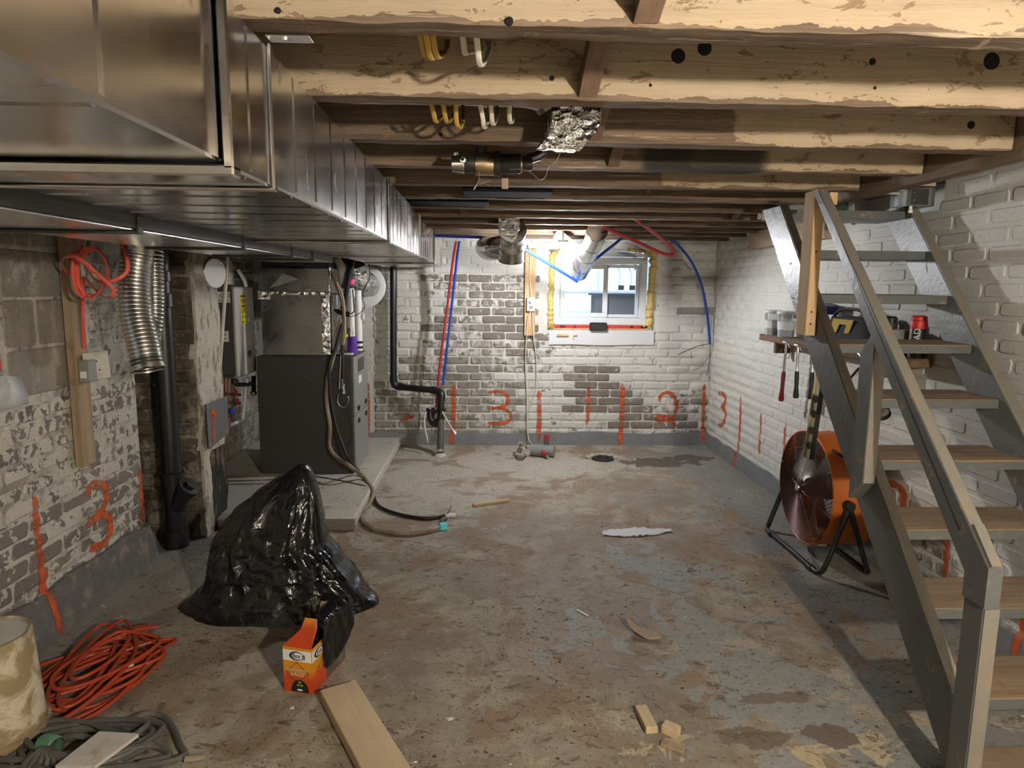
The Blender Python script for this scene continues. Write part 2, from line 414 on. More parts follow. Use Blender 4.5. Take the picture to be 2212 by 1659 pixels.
M_DIRTYW = mat('dirty_white', (.55, .52, .46), .6, var=.2, scale=8, other=(.30, .25, .18), band=(.55, .75))
M_FOAM = mat('expanding_foam', (.62, .47, .16), .7, var=.25, scale=20, bump=.8, bscale=45, bdist=.012)
M_RED = mat('red_tube', (.42, .035, .04), .38, var=.15, bump=.03)
M_REDT = mat('red_tape', (.56, .03, .025), .45, var=.1, bump=.03)
M_BLUE = mat('blue_tube', (.018, .055, .34), .38, var=.15, bump=.03)
M_PURPLE = mat('purple_cover', (.115, .03, .36), .6, var=.15, bump=.2)
M_PINK = mat('pink_tape', (.75, .03, .20), .5, bump=.0)
M_YELLOW = mat('yellow_label', (.78, .66, .03), .5, var=.06, bump=.02)
M_YCABLE = mat('yellow_cable', (.46, .30, .07), .5, var=.15, bump=.05)
M_WCABLE = mat('white_cable', (.62, .57, .48), .5, var=.1, bump=.05)
M_CORD = mat('coral_flat_cable', (.66, .105, .075), .42, var=.1, bump=.04)
M_EXT = mat('orange_extension_cord', (.42, .06, .025), .48, var=.2, bump=.05)
M_GREYC = mat('dirty_grey_cable', (.085, .082, .075), .55, var=.3, other=(.17, .15, .12), band=(.5, .7))
M_HOSE = mat('clear_brown_hose', (.20, .14, .085), .35, var=.3, scale=5, other=(.36, .33, .26), band=(.4, .7))
M_CYAN = mat('cyan_tape', (.14, .68, .78), .6, bump=.1)
M_BAG = None
M_ORANGE = mat('orange_enamel', (.50, .125, .022), .36, var=.06, scale=3, other=(.30, .08, .03), band=(.62, .85), bump=.03)
M_GRILLE = mat('dark_grille_wire', (.085, .04, .038), .4, .4, var=.15, bump=.0)
M_CARD = mat('brown_card', (.33, .25, .17), .8, bump=.1)
M_MARK = None
def emit(name, colour, strength):
    n = NT(name); n.b.inputs['Emission Color'].default_value = (*colour, 1); n.b.inputs['Emission Strength'].default_value = strength
    return n.done(colour, .5)
def glass(name, colour=(.85, .95, 1.0), alpha=.10, rough=.02):
    n = NT(name); t = n.n('ShaderNodeBsdfTransparent'); t.inputs[0].default_value = (*colour, 1)
    n.done((.9, .95, 1.0), rough, 0, None, .6)
    mx = n.n('ShaderNodeMixShader'); fr = n.n('ShaderNodeFresnel'); fr.inputs[0].default_value = 1.45
    n.l(n.math('ADD', n.math('MULTIPLY', fr.outputs[0], .8), alpha), mx.inputs[0]); n.l(t.outputs[0], mx.inputs[1]); n.l(n.b.outputs[0], mx.inputs[2]); n.l(mx.outputs[0], n.out.inputs[0])
    return n.m
M_GLASS = glass('window_glass', (.90, .95, 1.0), .04)
M_GLASSC = glass('clear_plastic', (.93, .93, .92), .22, .12)
def graffiti_paint():
    n = NT('orange_spray_paint'); p = n.pos(False)
    a = n.n('ShaderNodeAttribute', attribute_name='across').outputs['Fac']
    f = n.noise(p, 40, 5, .7); f2 = n.noise(p, 11, 4, .6)
    edge = n.math('ADD', n.math('ABSOLUTE', a), n.math('MULTIPLY', f, .75))
    al = n.math('MULTIPLY', n.ramp(edge, 1.22, .82), n.ramp(f2, .30, .56, .25, .90))
    n.done(n.mix(f2, (.50, .082, .02), (.66, .13, .036)), .6, 0, n.bump(f, .4, .006), .3, Alpha=al)
    return n.m
M_SPRAY = graffiti_paint()

def lettering(name, text, size, loc, right, up, material, parent, depth=.0006, align='CENTER'):
    cu = bpy.data.curves.new(name, 'FONT'); cu.body = text; cu.size = size; cu.align_x = align; cu.align_y = 'CENTER'; cu.extrude = depth; cu.resolution_u = 2
    tmp = bpy.data.objects.new(name + '_curve', cu); col.objects.link(tmp)
    dg = bpy.context.evaluated_depsgraph_get(); me = bpy.data.meshes.new_from_object(tmp.evaluated_get(dg))
    bpy.data.objects.remove(tmp); bpy.data.curves.remove(cu)
    right, up = V(right).normalized(), V(up).normalized(); R = Matrix((right, up, right.cross(up))).transposed()
    mb = MB(); mb.smooth = False
    mb.add([R @ v.co + V(loc) for v in me.vertices], [tuple(q.vertices) for q in me.polygons])
    bpy.data.meshes.remove(me)
    return mb.build(name, material, parent)

# ================================================================== the room
def proj(p):
    c = RC.transposed() @ (V(p) - V((0, 0, EYE)))
    return (CX + FPX * c.x / c.z, CY + FPX * c.y / c.z, c.z) if c.z > .05 else (-9999, -9999, c.z)
def in_frame(p, m=40):
    x, y, z = proj(p); return z > 0 and -m < x < 2212 + m and -m < y < 1659 + m

def brick_mesh(name, l, h, d, seed, rough, nb=3):
    """one brick lying in the u (x) / z plane, its face towards -y"""
    rnd = random.Random(seed); e = min(.011, min(l, h) * .16)
    out = []
    for (x, z) in ((-l / 2, -h / 2), (l / 2, -h / 2), (l / 2, h / 2), (-l / 2, h / 2)):
        sx, sz = (1 if x > 0 else -1), (1 if z > 0 else -1)
        a, b = (x - sx * e, z), (x, z - sz * e)
        out += ([b, a] if sx * sz > 0 and False else ([b, a] if sx == sz else [a, b]))
    # order the ring by angle
    out.sort(key=lambda q: math.atan2(q[1] / h, q[0] / l))
    out = [(x + rnd.uniform(-1, 1) * rough, z + rnd.uniform(-1, 1) * rough) for x, z in out]
    n = len(out); c = min(.011, h * .16)
    ring0 = [V((x, 0, z)) for x, z in out]
    ring1 = [V((x, -d + c * .7, z)) for x, z in out]
    ring2 = [V((x * (1 - c / (l / 2)), -d + rnd.uniform(-1, 1) * rough * .4, z * (1 - c / (h / 2)))) for x, z in out]
    vs = ring0 + ring1 + ring2; fs = []
    for a in range(2):
        for i in range(n): fs.append((a * n + i, a * n + (i + 1) % n, (a + 1) * n + (i + 1) % n, (a + 1) * n + i))
    fs.append(tuple(2 * n + i for i in range(n)))
    me = bpy.data.meshes.new(name); me.from_pydata([tuple(v) for v in vs], [], fs); me.update()
    bm = bmesh.new(); bm.from_mesh(me); bmesh.ops.recalc_face_normals(bm, faces=bm.faces)
    bm.faces.ensure_lookup_table()
    if bm.faces[-1].normal.y > 0: bmesh.ops.reverse_faces(bm, faces=bm.faces)
    bm.to_mesh(me); bm.free()
    me.shade_smooth(); me.set_sharp_from_angle(angle=radians(22))
    return me
DRAPE = {}
def lay_bricks(key, parent, frame, u0, u1, z0, z1, zone, m, m_mass, course=.0765, length=.222, joint=.011, depth=.012, rough=.0025, skip=None, most=300, name='brick', header_every=0, seed=1, level=0):
    """frame(u, z) -> world point on the wall face; R columns: along the wall, into the wall, up"""
    rnd = random.Random(seed); base, U, N = frame
    R = Matrix((U, -N, V((0, 0, 1)))).transposed().to_4x4()
    full = [brick_mesh(name, length - joint, course - joint, depth, seed * 50 + i, rough) for i in range(8)]
    half = [brick_mesh(name, length / 2 - joint, course - joint, depth, seed * 50 + 20 + i, rough) for i in range(5)]
    for me in full + half: me.materials.append(m)
    recs = []; k = 0; z = z0
    while z + course * .6 < z1:
        u = u0 - (length / 2 if k % 2 else 0) + rnd.uniform(-.015, .015)
        hdr = header_every and k % header_every == 2
        while u < u1:
            l = length / 2 if hdr else length
            ce = u + l / 2; zc = z + course / 2
            a, b = max(u, u0), min(u + l, u1)
            if b - a > .03 and not (skip and skip((a + b) / 2, zc, (b - a) / 2, course / 2)):
                recs.append(((a + b) / 2, zc + rnd.uniform(-.002, .002), b - a, hdr))
            u += l
        z += course; k += 1
    cand = []
    for r in recs:
        p = base + U * r[0] + V((0, 0, r[1]))
        dist = (p - V((0, 0, EYE))); a = abs(dist.normalized().dot(N)) / dist.length_squared
        cand.append((a if in_frame(p) else a * 1e-4, r))
    cand.sort(key=lambda q: -q[0])
    dv, df = DRAPE.setdefault(key, ([], [])); mass = MB(); wear = []
    for i, (a, (uc, zc, l, hdr)) in enumerate(cand):
        hf = l < length * .7
        me = rnd.choice(half if hf else full)
        nominal = (length / 2 if hf else length) - joint
        S = Matrix.Diagonal((max(.02, l - joint) / nominal, rnd.uniform(.75, 1.25), 1, 1))
        mw = Matrix.Translation(base + U * uc + V((0, 0, zc))) @ R @ Matrix.Rotation(rnd.uniform(-.008, .008), 4, 'Y') @ S
        ws = [mw @ v.co for v in me.vertices]; n0 = len(dv); dv.extend(ws); df.extend(tuple(q + n0 for q in f.vertices) for f in me.polygons)
        ex, dirt = zone(uc, zc, rnd); tint = rnd.random()
        if i < most:
            o = bpy.data.objects.new(name, me); col.objects.link(o)
            o.parent = parent; o.matrix_local = Matrix.Translation(-W[parent.name]) @ mw
            o.color = (ex, dirt, tint, 1)
        else:
            n1 = len(mass.v); mass.add(ws, [tuple(f.vertices) for f in me.polygons]); wear += [(ex, dirt, tint, 1)] * (len(mass.v) - n1)
    if mass.v:
        o = mass.build(name + 'work', m_mass, parent); tag(o, kind='stuff')
        at = o.data.color_attributes.new('wear', 'FLOAT_COLOR', 'POINT')
        for i, c in enumerate(wear): at.data[i].color = c

def slab(name, boxes, m, seg=None, colour=None):
    mb = MB(); mb.smooth = False
    for a, b in boxes: mb.span(a, b)
    o = tag(mb.build(name, m), kind='structure')
    if colour: o.color = colour
    dv, df = DRAPE.setdefault(name, ([], []))
    n = len(dv); dv.extend(mb.v); df.extend(tuple(i + n for i in f) for f in mb.f)
    return o

# ---- floor
floor = slab('floor', [((-2.5, -1.9, -.15), (2.5, 6.7, 0))], M_FLOOR)
tag(floor, 'stained and flaking grey concrete basement floor', 'floor')

# ---- back wall with its window opening
WX0, WX1, WZ0, WZ1 = .575, 1.565, 1.095, 1.835
wall_back = slab('wall_back', [((-2.5, YB, 0), (WX0, YB + .3, 2.3)), ((WX1, YB, 0), (2.5, YB + .3, 2.3)), ((WX0, YB, 0), (WX1, YB + .3, WZ0)), ((WX0, YB, WZ1), (WX1, YB + .3, 2.3))], M_BACK, colour=(.34, .30, .5, 1))
tag(wall_back, 'limewashed brick end wall with bare brown patches around the window', 'wall')
def zone_back(x, z, r):
    ex = .32 + r.uniform(-.07, .09); d = r.uniform(.16, .30)
    if -.50 < x < .62 and .72 < z < 1.58:
        ex = r.choice((.66, .6, .55, .48, .42)) if x > -.3 and z > 1.0 else r.uniform(.38, .54); d = r.uniform(.35, .55)
    if -.8 < x < .1 and .62 < z < .86: d = r.uniform(.5, .75); ex = .45
    if .78 < x < 1.25 and .32 < z < .74: ex = r.uniform(.5, .66); d = r.uniform(.5, .72)
    if 1.25 < x < 2.05 and .1 < z < .5: ex = r.choice((.34, .58, .62, .45)); d = .4
    if x < .35 and z < .6: d = r.uniform(.4, .62); ex = r.uniform(.36, .5)
    if z > 1.62: ex = .24; d = .22
    if x > 1.62 and z > .55: d = r.uniform(.10, .22); ex = r.uniform(.22, .32)
    return ex, d
lay_bricks('wall_back', wall_back, (V((0, YB, 0)), V((1, 0, 0)), V((0, -1, 0))), -1.05, XR, 0, 2.06, zone_back, M_BACK, M_BACKA, skip=lambda x, z, a, b: WX0 - .02 < x + a * .9 and x - a * .9 < WX1 + .02 and WZ0 - .02 < z + b * .5 and z - b * .5 < WZ1 + .02, seed=3, depth=.009, rough=.004, joint=.010)

# ---- right wall
wall_right = slab("wall_right", [((XR, -1.9, 0), (XR + .3, 3.155, 2.01)), ((XR, 3.155, 0), (XR + .3, 3.95, 1.868)), ((XR, 3.95, 0), (XR + .3, YB + .3, 2.01)), ((XR, 4.0, 2.01), (XR + .3, YB + .3, 2.3)), ((XR + .1, 3.1, 1.868), (XR + .3, 4.0, 2.6)), ((XR + .1, -1.9, 2.0), (XR + .3, 3.2, 2.6))], M_RIGHT, colour=(.10, .16, .5, 1))
tag(wall_right, 'white painted brick wall behind the stairs', 'wall')
def zone_right(y, z, r):
    ex = .18 + r.uniform(-.04, .04); d = .12
    if z < .45 and y < 3.4: ex = r.uniform(.36, .48); d = .40
    elif z < .3: d = .26; ex = .3
    return ex, d
lay_bricks('wall_right', wall_right, (V((XR, 0, 0)), V((0, 1, 0)), V((-1, 0, 0))), -.6, YB - .01, 0, 2.01, zone_right, M_RIGHT, M_RIGHTA, skip=lambda y, z, a, b: 3.155 < y + a * .5 and y - a * .5 < 3.95 and z > 1.85, seed=5, depth=.0042, rough=.0015, joint=.008)

# ---- left wall, the recess behind the stack, the pier and the alcove
wall_left = slab('wall_left', [((-2.35, -1.9, 0), (XL, 1.55, 2.3)), ((-2.35, 1.55, 0), (XL, 2.64, 1.13)), ((-2.35, 1.55, 1.78), (XL, 2.64, 2.3)), ((-2.35, 2.64, 0), (XL, 3.60, 2.3)),
                               ((-2.35, 3.60, 0), (-2.12, YB + .3, 2.3))], M_LEFT, colour=(.36, .40, .5, 1))
tag(wall_left, 'flaking limewashed rubble brick wall under the big duct', 'wall')
def zone_left(y, z, r):
    ex = r.uniform(.40, .50); d = .24
    if z < .55: ex = r.choice((.42, .5, .58, .66))
    if z > .98: ex = .36; d = .36
    return ex, d
lay_bricks('wall_left', wall_left, (V((XL, 0, 0)), V((0, 1, 0)), V((1, 0, 0))), -.2, 3.60, 0, 1.02, zone_left, M_LEFT, M_LEFTA, seed=8, depth=.006, rough=.009, joint=.016)
lay_bricks('wall_left', wall_left, (V((XL, 0, 0)), V((0, 1, 0)), V((1, 0, 0))), 3.20, 3.60, 1.02, 1.9, lambda y, z, r: (.38, .42), M_LEFT, M_LEFTA, seed=9, depth=.006, rough=.009, joint=.016)
lay_bricks('wall_left', wall_left, (V((XL, 0, 0)), V((0, 1, 0)), V((1, 0, 0))), 2.66, 3.20, 1.02, 1.9, lambda y, z, r: (.20, .60), M_LEFT, M_LEFTA, course=.2, length=.41, seed=10, depth=.004, rough=.001, joint=.003, name='concrete_block')
# jamb of the near window: blocks facing the camera
lay_bricks('wall_left', wall_left, (V((0, 2.64, 0)), V((1, 0, 0)), V((0, -1, 0))), -2.12, XL - .002, 1.13, 1.78, lambda y, z, r: (.30, .66), M_LEFT, M_LEFTA, course=.078, length=.24, seed=12, depth=.012, rough=.006)
M_DARKBR = brick_paint('bare_red_brown_brick', white=(.42, .37, .29), white2=(.26, .22, .17), brick_a=(.115, .075, .055), brick_b=(.06, .042, .033), scale=14, bump=.9, grime=(.05, .04, .032))
M_DARKBRA = brick_paint('bare_red_brown_brick_mass', True, white=(.42, .37, .29), white2=(.26, .22, .17), brick_a=(.115, .075, .055), brick_b=(.06, .042, .033), scale=14, bump=.9, grime=(.05, .04, .032))
pier = slab('wall_pier', [((-2.12, 3.87, 0), (-1.655, 4.20, 2.3))], M_DARKBR, colour=(.42, .5, .5, 1))
tag(pier, 'brick pier with white rendered face beside the black stack', 'wall')
lay_bricks('wall_pier', pier, (V((0, 3.87, 0)), V((1, 0, 0)), V((0, -1, 0))), -2.12, -1.66, 0, 2.1, lambda y, z, r: (.62 if z > .9 else r.uniform(.45, .6), .5), M_DARKBR, M_DARKBRA, seed=14, depth=.010, rough=.005)
lay_bricks('wall_left', wall_left, (V((-2.12, 0, 0)), V((0, 1, 0)), V((1, 0, 0))), 3.60, 3.87, 0, 2.1, lambda y, z, r: (.6, .6), M_DARKBR, M_DARKBRA, seed=15, depth=.010, rough=.005)
M_RENDER = None
def render_coat():
    n = NT('patchy_white_render'); p = n.pos(False); sx = n.n('ShaderNodeSeparateXYZ'); n.l(p, sx.inputs[0]); Z = sx.outputs[2]; Y = sx.outputs[1]
    f = n.noise(p, 9, 7, .65, .4); c = n.mix(f, (.50, .46, .37), (.62, .58, .50))
    tar = n.ramp(n.math('ADD', n.math('SUBTRACT', n.math('MULTIPLY', f, .5), n.ramp(Z, .46, .56)), n.ramp(Y, 3.93, 4.0, -.3, .35)), .30, .36)
    c = n.mix(tar, c, (.016, .015, .014))
    c = n.mix(n.ramp(n.noise(n.mapping(p, (1, 1, .4)), 14, 6, .7), .52, .60, 0, .8), c, (.20, .15, .095))
    c = n.mix(n.math('MULTIPLY', n.ramp(Z, 1.35, 1.5), n.ramp(f, .3, .6, .3, .9)), c, (.13, .105, .08))
    return n.done(c, n.ramp(tar, 0, 1, .8, .25), 0, n.bump(n.math('ADD', f, n.math('MULTIPLY', n.noise(p, 40, 5, .7), .5)), 1.0, .035), .4)
M_RENDER = render_coat()
mb = MB(); mb.smooth = True
NU, NV = 10, 46
for j in range(NV + 1):
    for i in range(NU + 1):
        y = 3.872 + .335 * i / NU; z = 2.1 * j / NV
        q = noise.noise(V((1.3, y * 7, z * 5))) * .014 + noise.noise(V((4.3, y * 19, z * 17))) * .006
        e = .012 * noise.noise(V((9, 3, z * 6))) if i in (0, NU) else 0
        mb.v.append(V((-1.640 + q, y + e, z)))
for j in range(NV):
    for i in range(NU):
        a = j * (NU + 1) + i; mb.f.append((a, a + 1, a + NU + 2, a + NU + 1))
nv = len(mb.v); ring = [j * (NU + 1) for j in range(NV + 1)]; ring2 = [j * (NU + 1) + NU for j in range(NV + 1)]
for rg, sg in ((ring, 1), (ring2, -1)):
    s0 = len(mb.v); mb.v += [mb.v[i] + V((-.04, 0, 0)) for i in rg]
    for j in range(NV): mb.f.append((rg[j], rg[j + 1], s0 + j + 1, s0 + j))
DRAPE['wall_pier'][0].extend(mb.v[:nv]); 
coat = mb.build('render_coat', M_RENDER, pier); coat['label'] = 'white render coat with black tar stain at its foot'
# alcove bricks behind the water heater: dark rough masonry
lay_bricks('wall_left', wall_left, (V((-2.12, 0, 0)), V((0, 1, 0)), V((1, 0, 0))), 4.2, YB, 0, 2.1, lambda y, z, r: (.34 if z < .8 else .55, .5), M_LEFT, M_LEFTA, seed=16, depth=.01, most=60, rough=.005)
wall_front = slab('wall_front', [((-2.5, -1.9, 0), (2.5, -1.6, 2.6))], M_RIGHT, colour=(.2, .35, .5, 1))
tag(wall_front, 'limewashed wall behind the viewer', 'wall')

# ---- grey painted skirting of cement along the walls
def skirt(name, pts, n, h, t, m, seed, label):
    """a rough cement fillet: pts on the floor line, n pointing into the room"""
    mb = MB(); n = V(n); L = (pts[1] - pts[0]).length; k = int(L / .03)
    prof = ((0, h * 1.02), (t * .25, h), (t * .6, h * .62), (t, 0))
    for i in range(k + 1):
        p = pts[0].lerp(pts[1], i / k)
        for (a, b) in prof:
            q = noise.noise(p * 5 + V((seed, b * 9, 0)))
            q2 = noise.noise(p * 23 + V((seed, b * 31, 4))) * .006 * (1 if t > .03 else .3); mb.v.append(p + n * (a * (1 + .25 * q) + .013 + q2) + V((0, 0, max(0, b * (1 + .16 * q)))))
    m_ = len(prof)
    for i in range(k):
        for j in range(m_ - 1): mb.f.append((i * m_ + j, (i + 1) * m_ + j, (i + 1) * m_ + j + 1, i * m_ + j + 1))
    for i in (0, k): mb.f.append(tuple(i * m_ + j for j in range(m_)))
    o = tag(mb.build(name, m), label, 'skirting', kind='structure')
    for w in DRAPE:
        pass
    return o, mb
sk_b, mbb = skirt('baseboard_back', (V((-1.1, YB, 0)), V((XR, YB, 0))), (0, -1, 0), .115, .022, M_BAND, 1, 'grey painted strip along the foot of the window wall')
sk_r, mbr = skirt('baseboard_right', (V((XR, 1.2, 0)), V((XR, YB, 0))), (-1, 0, 0), .125, .022, M_BAND, 2, 'grey painted strip along the foot of the stair wall')
sk_l, mbl = skirt('baseboard_left', (V((XL, 1.2, 0)), V((XL, 3.60, 0))), (1, 0, 0), .20, .055, M_BANDL, 3, 'rough grey cement skirt along the foot of the flaking wall')
for key, q in (('wall_back', mbb), ('wall_right', mbr), ('wall_left', mbl)):
    dv, df = DRAPE[key]; n0 = len(dv); dv.extend(q.v); df.extend(tuple(i + n0 for i in f) for f in q.f)

# ---- ceiling: subfloor boards and joists
ceiling = slab('ceiling', [((-2.5, -1.9, ZS + .025), (1.72, YB + .3, ZS + .06)), ((1.72, 4.0, ZS + .025), (2.5, YB + .3, ZS + .06)), ((1.72, -1.9, 2.62), (2.5, 4.1, 2.66))], M_SUBFL)
tag(ceiling, 'exposed timber ceiling of old joists and floor boards', 'ceiling')
x = -2.1; k = 0
while x < 2.14:
    y0 = 4.05 if x + .14 > 1.72 else -1.58
    MB().span((x + .003, y0, ZS + .001), (x + .140, YB, ZS + .024)).build('floor_board', M_SUBFL, ceiling, smooth=False)
    x += .143
def rough_beam(a, b, w, h, seg=28, jit=.006, seed=0.0):
    """a sawn timber from a to b (undersides), worn along its lower arrises"""
    a, b = V(a), V(b); y = (b - a).normalized(); s = y.cross(V((0, 0, 1))).normalized(); up = V((0, 0, 1)); mb = MB()
    prof = ((-.5, 1), (-.5, .45), (-.5, .10), (-.44, .0), (.44, .0), (.5, .10), (.5, .45), (.5, 1))
    for i in range(seg + 1):
        p = a.lerp(b, i / seg)
        for j, (u, t) in enumerate(prof):
            g = jit * (1.0 if t < .2 else .3)
            q = V(noise.noise_vector(p * 9 + V((seed, j * 1.7, seed * .3)))) * g + V(noise.noise_vector(p * 34 + V((seed, j * 3.1, 2)))) * g * .9
            mb.v.append(p + s * (u * w) + up * (t * h) + s * q.x + up * q.z)
    m = len(prof)
    for i in range(seg):
        for j in range(m): mb.f.append((i * m + j, (i + 1) * m + j, (i + 1) * m + (j + 1) % m, i * m + (j + 1) % m))
    mb.f.append(tuple(range(m))); mb.f.append(tuple(seg * m + j for j in range(m)))
    mb.sharp = 40
    return mb
JY = [.78, 1.225, 1.665, 2.125, 2.555, 2.985, 3.42, 3.85, 4.285, 4.72, 5.15, 5.585, 6.0]
for i, y in enumerate([-1.0, -.55, -.1, .34] + JY):
    x1 = 1.62 if y < 4.0 else 2.14
    o = rough_beam((-2.1, y, ZJ), (x1, y, ZJ), .068, ZS - ZJ - .001, 110, .0030, i * 3.3).build('joist', M_JOIST, ceiling)
tr = rough_beam((1.665, -1.55, ZJ - .022), (1.665, 4.02, ZJ - .022), .07, .24, 60, .004, 77).build('trimmer_beam', M_TRIMMER, ceiling)
rough_beam((1.63, 4.05, ZJ - .01), (2.14, 4.05, ZJ - .01), .06, .22, 8, .003, 5).build('header_beam', M_TRIMMER, ceiling)
rough_beam((2.19, -1.55, 2.012), (2.19, 4.0, 2.012), .14, .12, 40, .004, 9).build('wall_plate', M_TRIMMER, ceiling)
M_GREENW = mat('dark_green_board', (.03, .075, .05), .6, var=.3, bump=.1)
MB().span((1.70, 4.0, 1.90), (2.14, 4.02, 2.62)).build('stairwell_board', M_GREENW, ceiling)
MB().span((1.655, -1.55, ZJ + .2), (1.70, 4.02, 2.62)).build('stairwell_side_board', M_TRIMMER, ceiling)
# light wood plate on top of the wall behind the stairs
rough_beam((2.10, 4.1, 1.80), (2.10, 5.3, 1.80), .09, .13, 14, .004, 12).build('wall_plate', wood('pale_plate', (.50, .40, .29), (.34, .25, .17), 1), ceiling)
# bridging pieces between the joists
for (px, py, i) in ((1462, 10, 1), (1300, 130, 2), (1308, 260, 3), (1345, 362, 4), (1000, 470, 8), (1610, 455, 8)):
    ya, yb = JY[i - 1] + .036, JY[i] - .036
    X = D(px, py, (ya + yb) / 2).x
    MB().beam((X, ya, ZS - .03), (X, yb + .01, ZJ + .03), .042, .05).jitter(.002, 30).build('bridging_piece', wood('bridging_wood', (.20, .13, .09), (.11, .07, .05), 1) if 'bridging_wood' not in MATS else MATS['bridging_wood'], ceiling)
# drilled holes and nail heads along the near joists
M_HOLE = mat('hole_dark', (.008, .007, .006), .95, bump=0)
for (px, py, j, r) in ((1465, 121, 2, .017), (1522, 104, 2, .017), (1192, 169, 2, .006), (2142, 132, 2, .020), (1885, 133, 2, .008), (2098, 270, 3, .012), (1890, 190, 2, .004), (1405, 184, 2, .004), (952, 291, 3, .006), (1100, 45, 1, .007), (600, 22, 1, .005)):
    q = D(px, py, JY[j] - .0345)
    MB().lathe(q + V((0, .004, 0)), (0, -1, 0), ((r, 0), (r, .0042), (r * .6, .0052), (0, .0052)), 12).build('drilled_hole', M_HOLE, ceiling)
# crumbling cement ledge on the window wall near the corner
mb = MB(); a_, b_ = D(1462, 664, YB - .012), D(1552, 680, YB - .012)
mb.span((a_.x, YB - .026, b_.z), (b_.x, YB - .008, a_.z), .006).jitter(.008, 18).build('cement_ledge', mat('old_cement', (.24, .23, .21), .9, var=.4, scale=14, bump=.9, bscale=50, bdist=.01), wall_back)
# ---- concrete pad below the furnace with its wooden edge board
mb = MB(); mb.span((-2.1, 4.02, 0), (-.80, 6.26, .07), .012).jitter(.01, 4)
tag(mb.build('floor_pad', M_SLAB), 'raised concrete pad under the furnace', 'concrete pad', kind='structure')
MB().span((-1.30, 3.975, .001), (-.80, 4.012, .066), .004).build('edge_board', wood('grey_old_board', (.22, .19, .15), (.13, .11, .09), 0, stain=(.30, .27, .22)))
tag(bpy.data.objects['edge_board'], 'old grey board edging the front of the concrete pad', 'board')

# ================================================================== window in the back wall and what lies outside it
win = thing('window_1', 'white vinyl sliding basement window foamed into the brick wall', 'window', (1.07, YB, 1.10)); win['kind'] = 'structure'
def frame_box(name, x0, x1, z0, z1, y0, y1, w, m, parent):
    """four mitred-looking bars as one frame"""
    mb = MB()
    mb.span((x0, y0, z0), (x1, y1, z0 + w), .003); mb.span((x0, y0, z1 - w), (x1, y1, z1), .003)
    mb.span((x0, y0, z0 + w), (x0 + w, y1, z1 - w), .003); mb.span((x1 - w, y0, z0 + w), (x1, y1, z1 - w), .003)
    return mb.build(name, m, parent)
FX0, FX1, FZ0, FZ1 = .625, 1.495, 1.150, 1.772
frame_box('frame', FX0, FX1, FZ0, FZ1, YB - .018, YB + .07, .052, M_WHITEV, win)
frame_box('inner_frame', FX0 + .04, FX1 - .04, FZ0 + .04, FZ1 - .04, YB - .004, YB + .06, .022, M_WHITEV, win)
sash = frame_box('sash', FX0 + .065, 1.135, FZ0 + .065, FZ1 - .065, YB - .002, YB + .028, .043, M_WHITEV, win)
sash2 = frame_box('sash', 1.105, FX1 - .062, FZ0 + .065, FZ1 - .065, YB + .032, YB + .058, .030, M_WHITEV, win)
MB().span((FX0 + .105, YB + .010, FZ0 + .105), (1.095, YB + .016, FZ1 - .105)).build('pane', M_GLASS, sash)
MB().span((1.13, YB + .042, FZ0 + .09), (FX1 - .09, YB + .047, FZ1 - .09)).build('pane', M_GLASS, sash2)
for z in (1.62, 1.36):
    MB().span((FX1 - .085, YB - .004, z - .05), (FX1 - .073, YB + .012, z + .05), .002).build('latch', M_WHITEP, win)
MB().span((1.122, YB - .010, FZ1 - .098), (1.142, YB + .002, FZ1 - .08), .002).build('stop', M_GREYEN, win)
def foam_run(pts, r, seed):
    c = curve(pts, 14); m = len(c)
    rad = [r * (1 + .5 * noise.noise(V((seed, i * .55, 0)))) for i in range(m)]
    c = [p + V(noise.noise_vector(p * 22 + V((seed, 0, 0)))) * .012 for p in c]
    return MB().tube(c, rad, 9).build('foam_bead', M_FOAM, win)
for k, (a, b, r) in enumerate((((.603, 1.13), (.606, 1.80), .030), ((1.53, 1.12), (1.555, 1.83), .034), ((.60, 1.80), (.72, 1.83), .022), ((1.30, 1.845), (1.56, 1.82), .016), ((.585, 1.135), (.64, 1.12), .034), ((1.36, 1.135), (1.53, 1.135), .018))):
    foam_run([V((a[0] + (b[0] - a[0]) * t, YB - .004, a[1] + (b[1] - a[1]) * t)) for t in (0, .25, .5, .75, 1)], r, k * 7.1)
mb = MB(); mb.prism([V((.66, YB - .012, 1.775)), V((1.53, YB - .012, 1.775)), V((1.53, YB - .012, 1.805)), V((.95, YB - .012, 1.842)), V((.66, YB - .012, 1.842))], (0, .03, 0)).build('head_board', M_WHITEB, win)
MB().span((.60, YB - .028, 1.117), (1.54, YB - .004, 1.146), .003).build('red_tape_strip', M_REDT, win)
MB().span((.60, YB - .030, 1.100), (1.54, YB - .004, 1.117), .002).build('sill_batten', M_STUDB, win)
for x, w in ((.69, .05), (.82, .02), (1.35, .03), (1.45, .07)):
    MB().span((x, YB - .0295, 1.122), (x + w, YB - .0275, 1.141)).build('tape_mark', M_BLACK, win)
mb = MB(); NXs = 16
for j in range(4):
    for i in range(NXs + 1):
        x = .588 + .99 * i / NXs; z = .962 + .138 * j / 3 + (.004 * sin(i * .55) * (1 if j == 0 else 0))
        mb.v.append(V((x, YB - .026 - .006 * (1 - j / 3) * (.5 + .5 * sin(i * .35)), z)))
for j in range(3):
    for i in range(NXs): a = j * (NXs + 1) + i; mb.f.append((a, a + 1, a + NXs + 2, a + NXs + 1))
o = mb.build('apron_board', M_WHITEB, smooth=False); sm = o.modifiers.new('thick', 'SOLIDIFY'); sm.thickness = .006
tag(o, 'bowed white board fixed under the window sill', 'board')
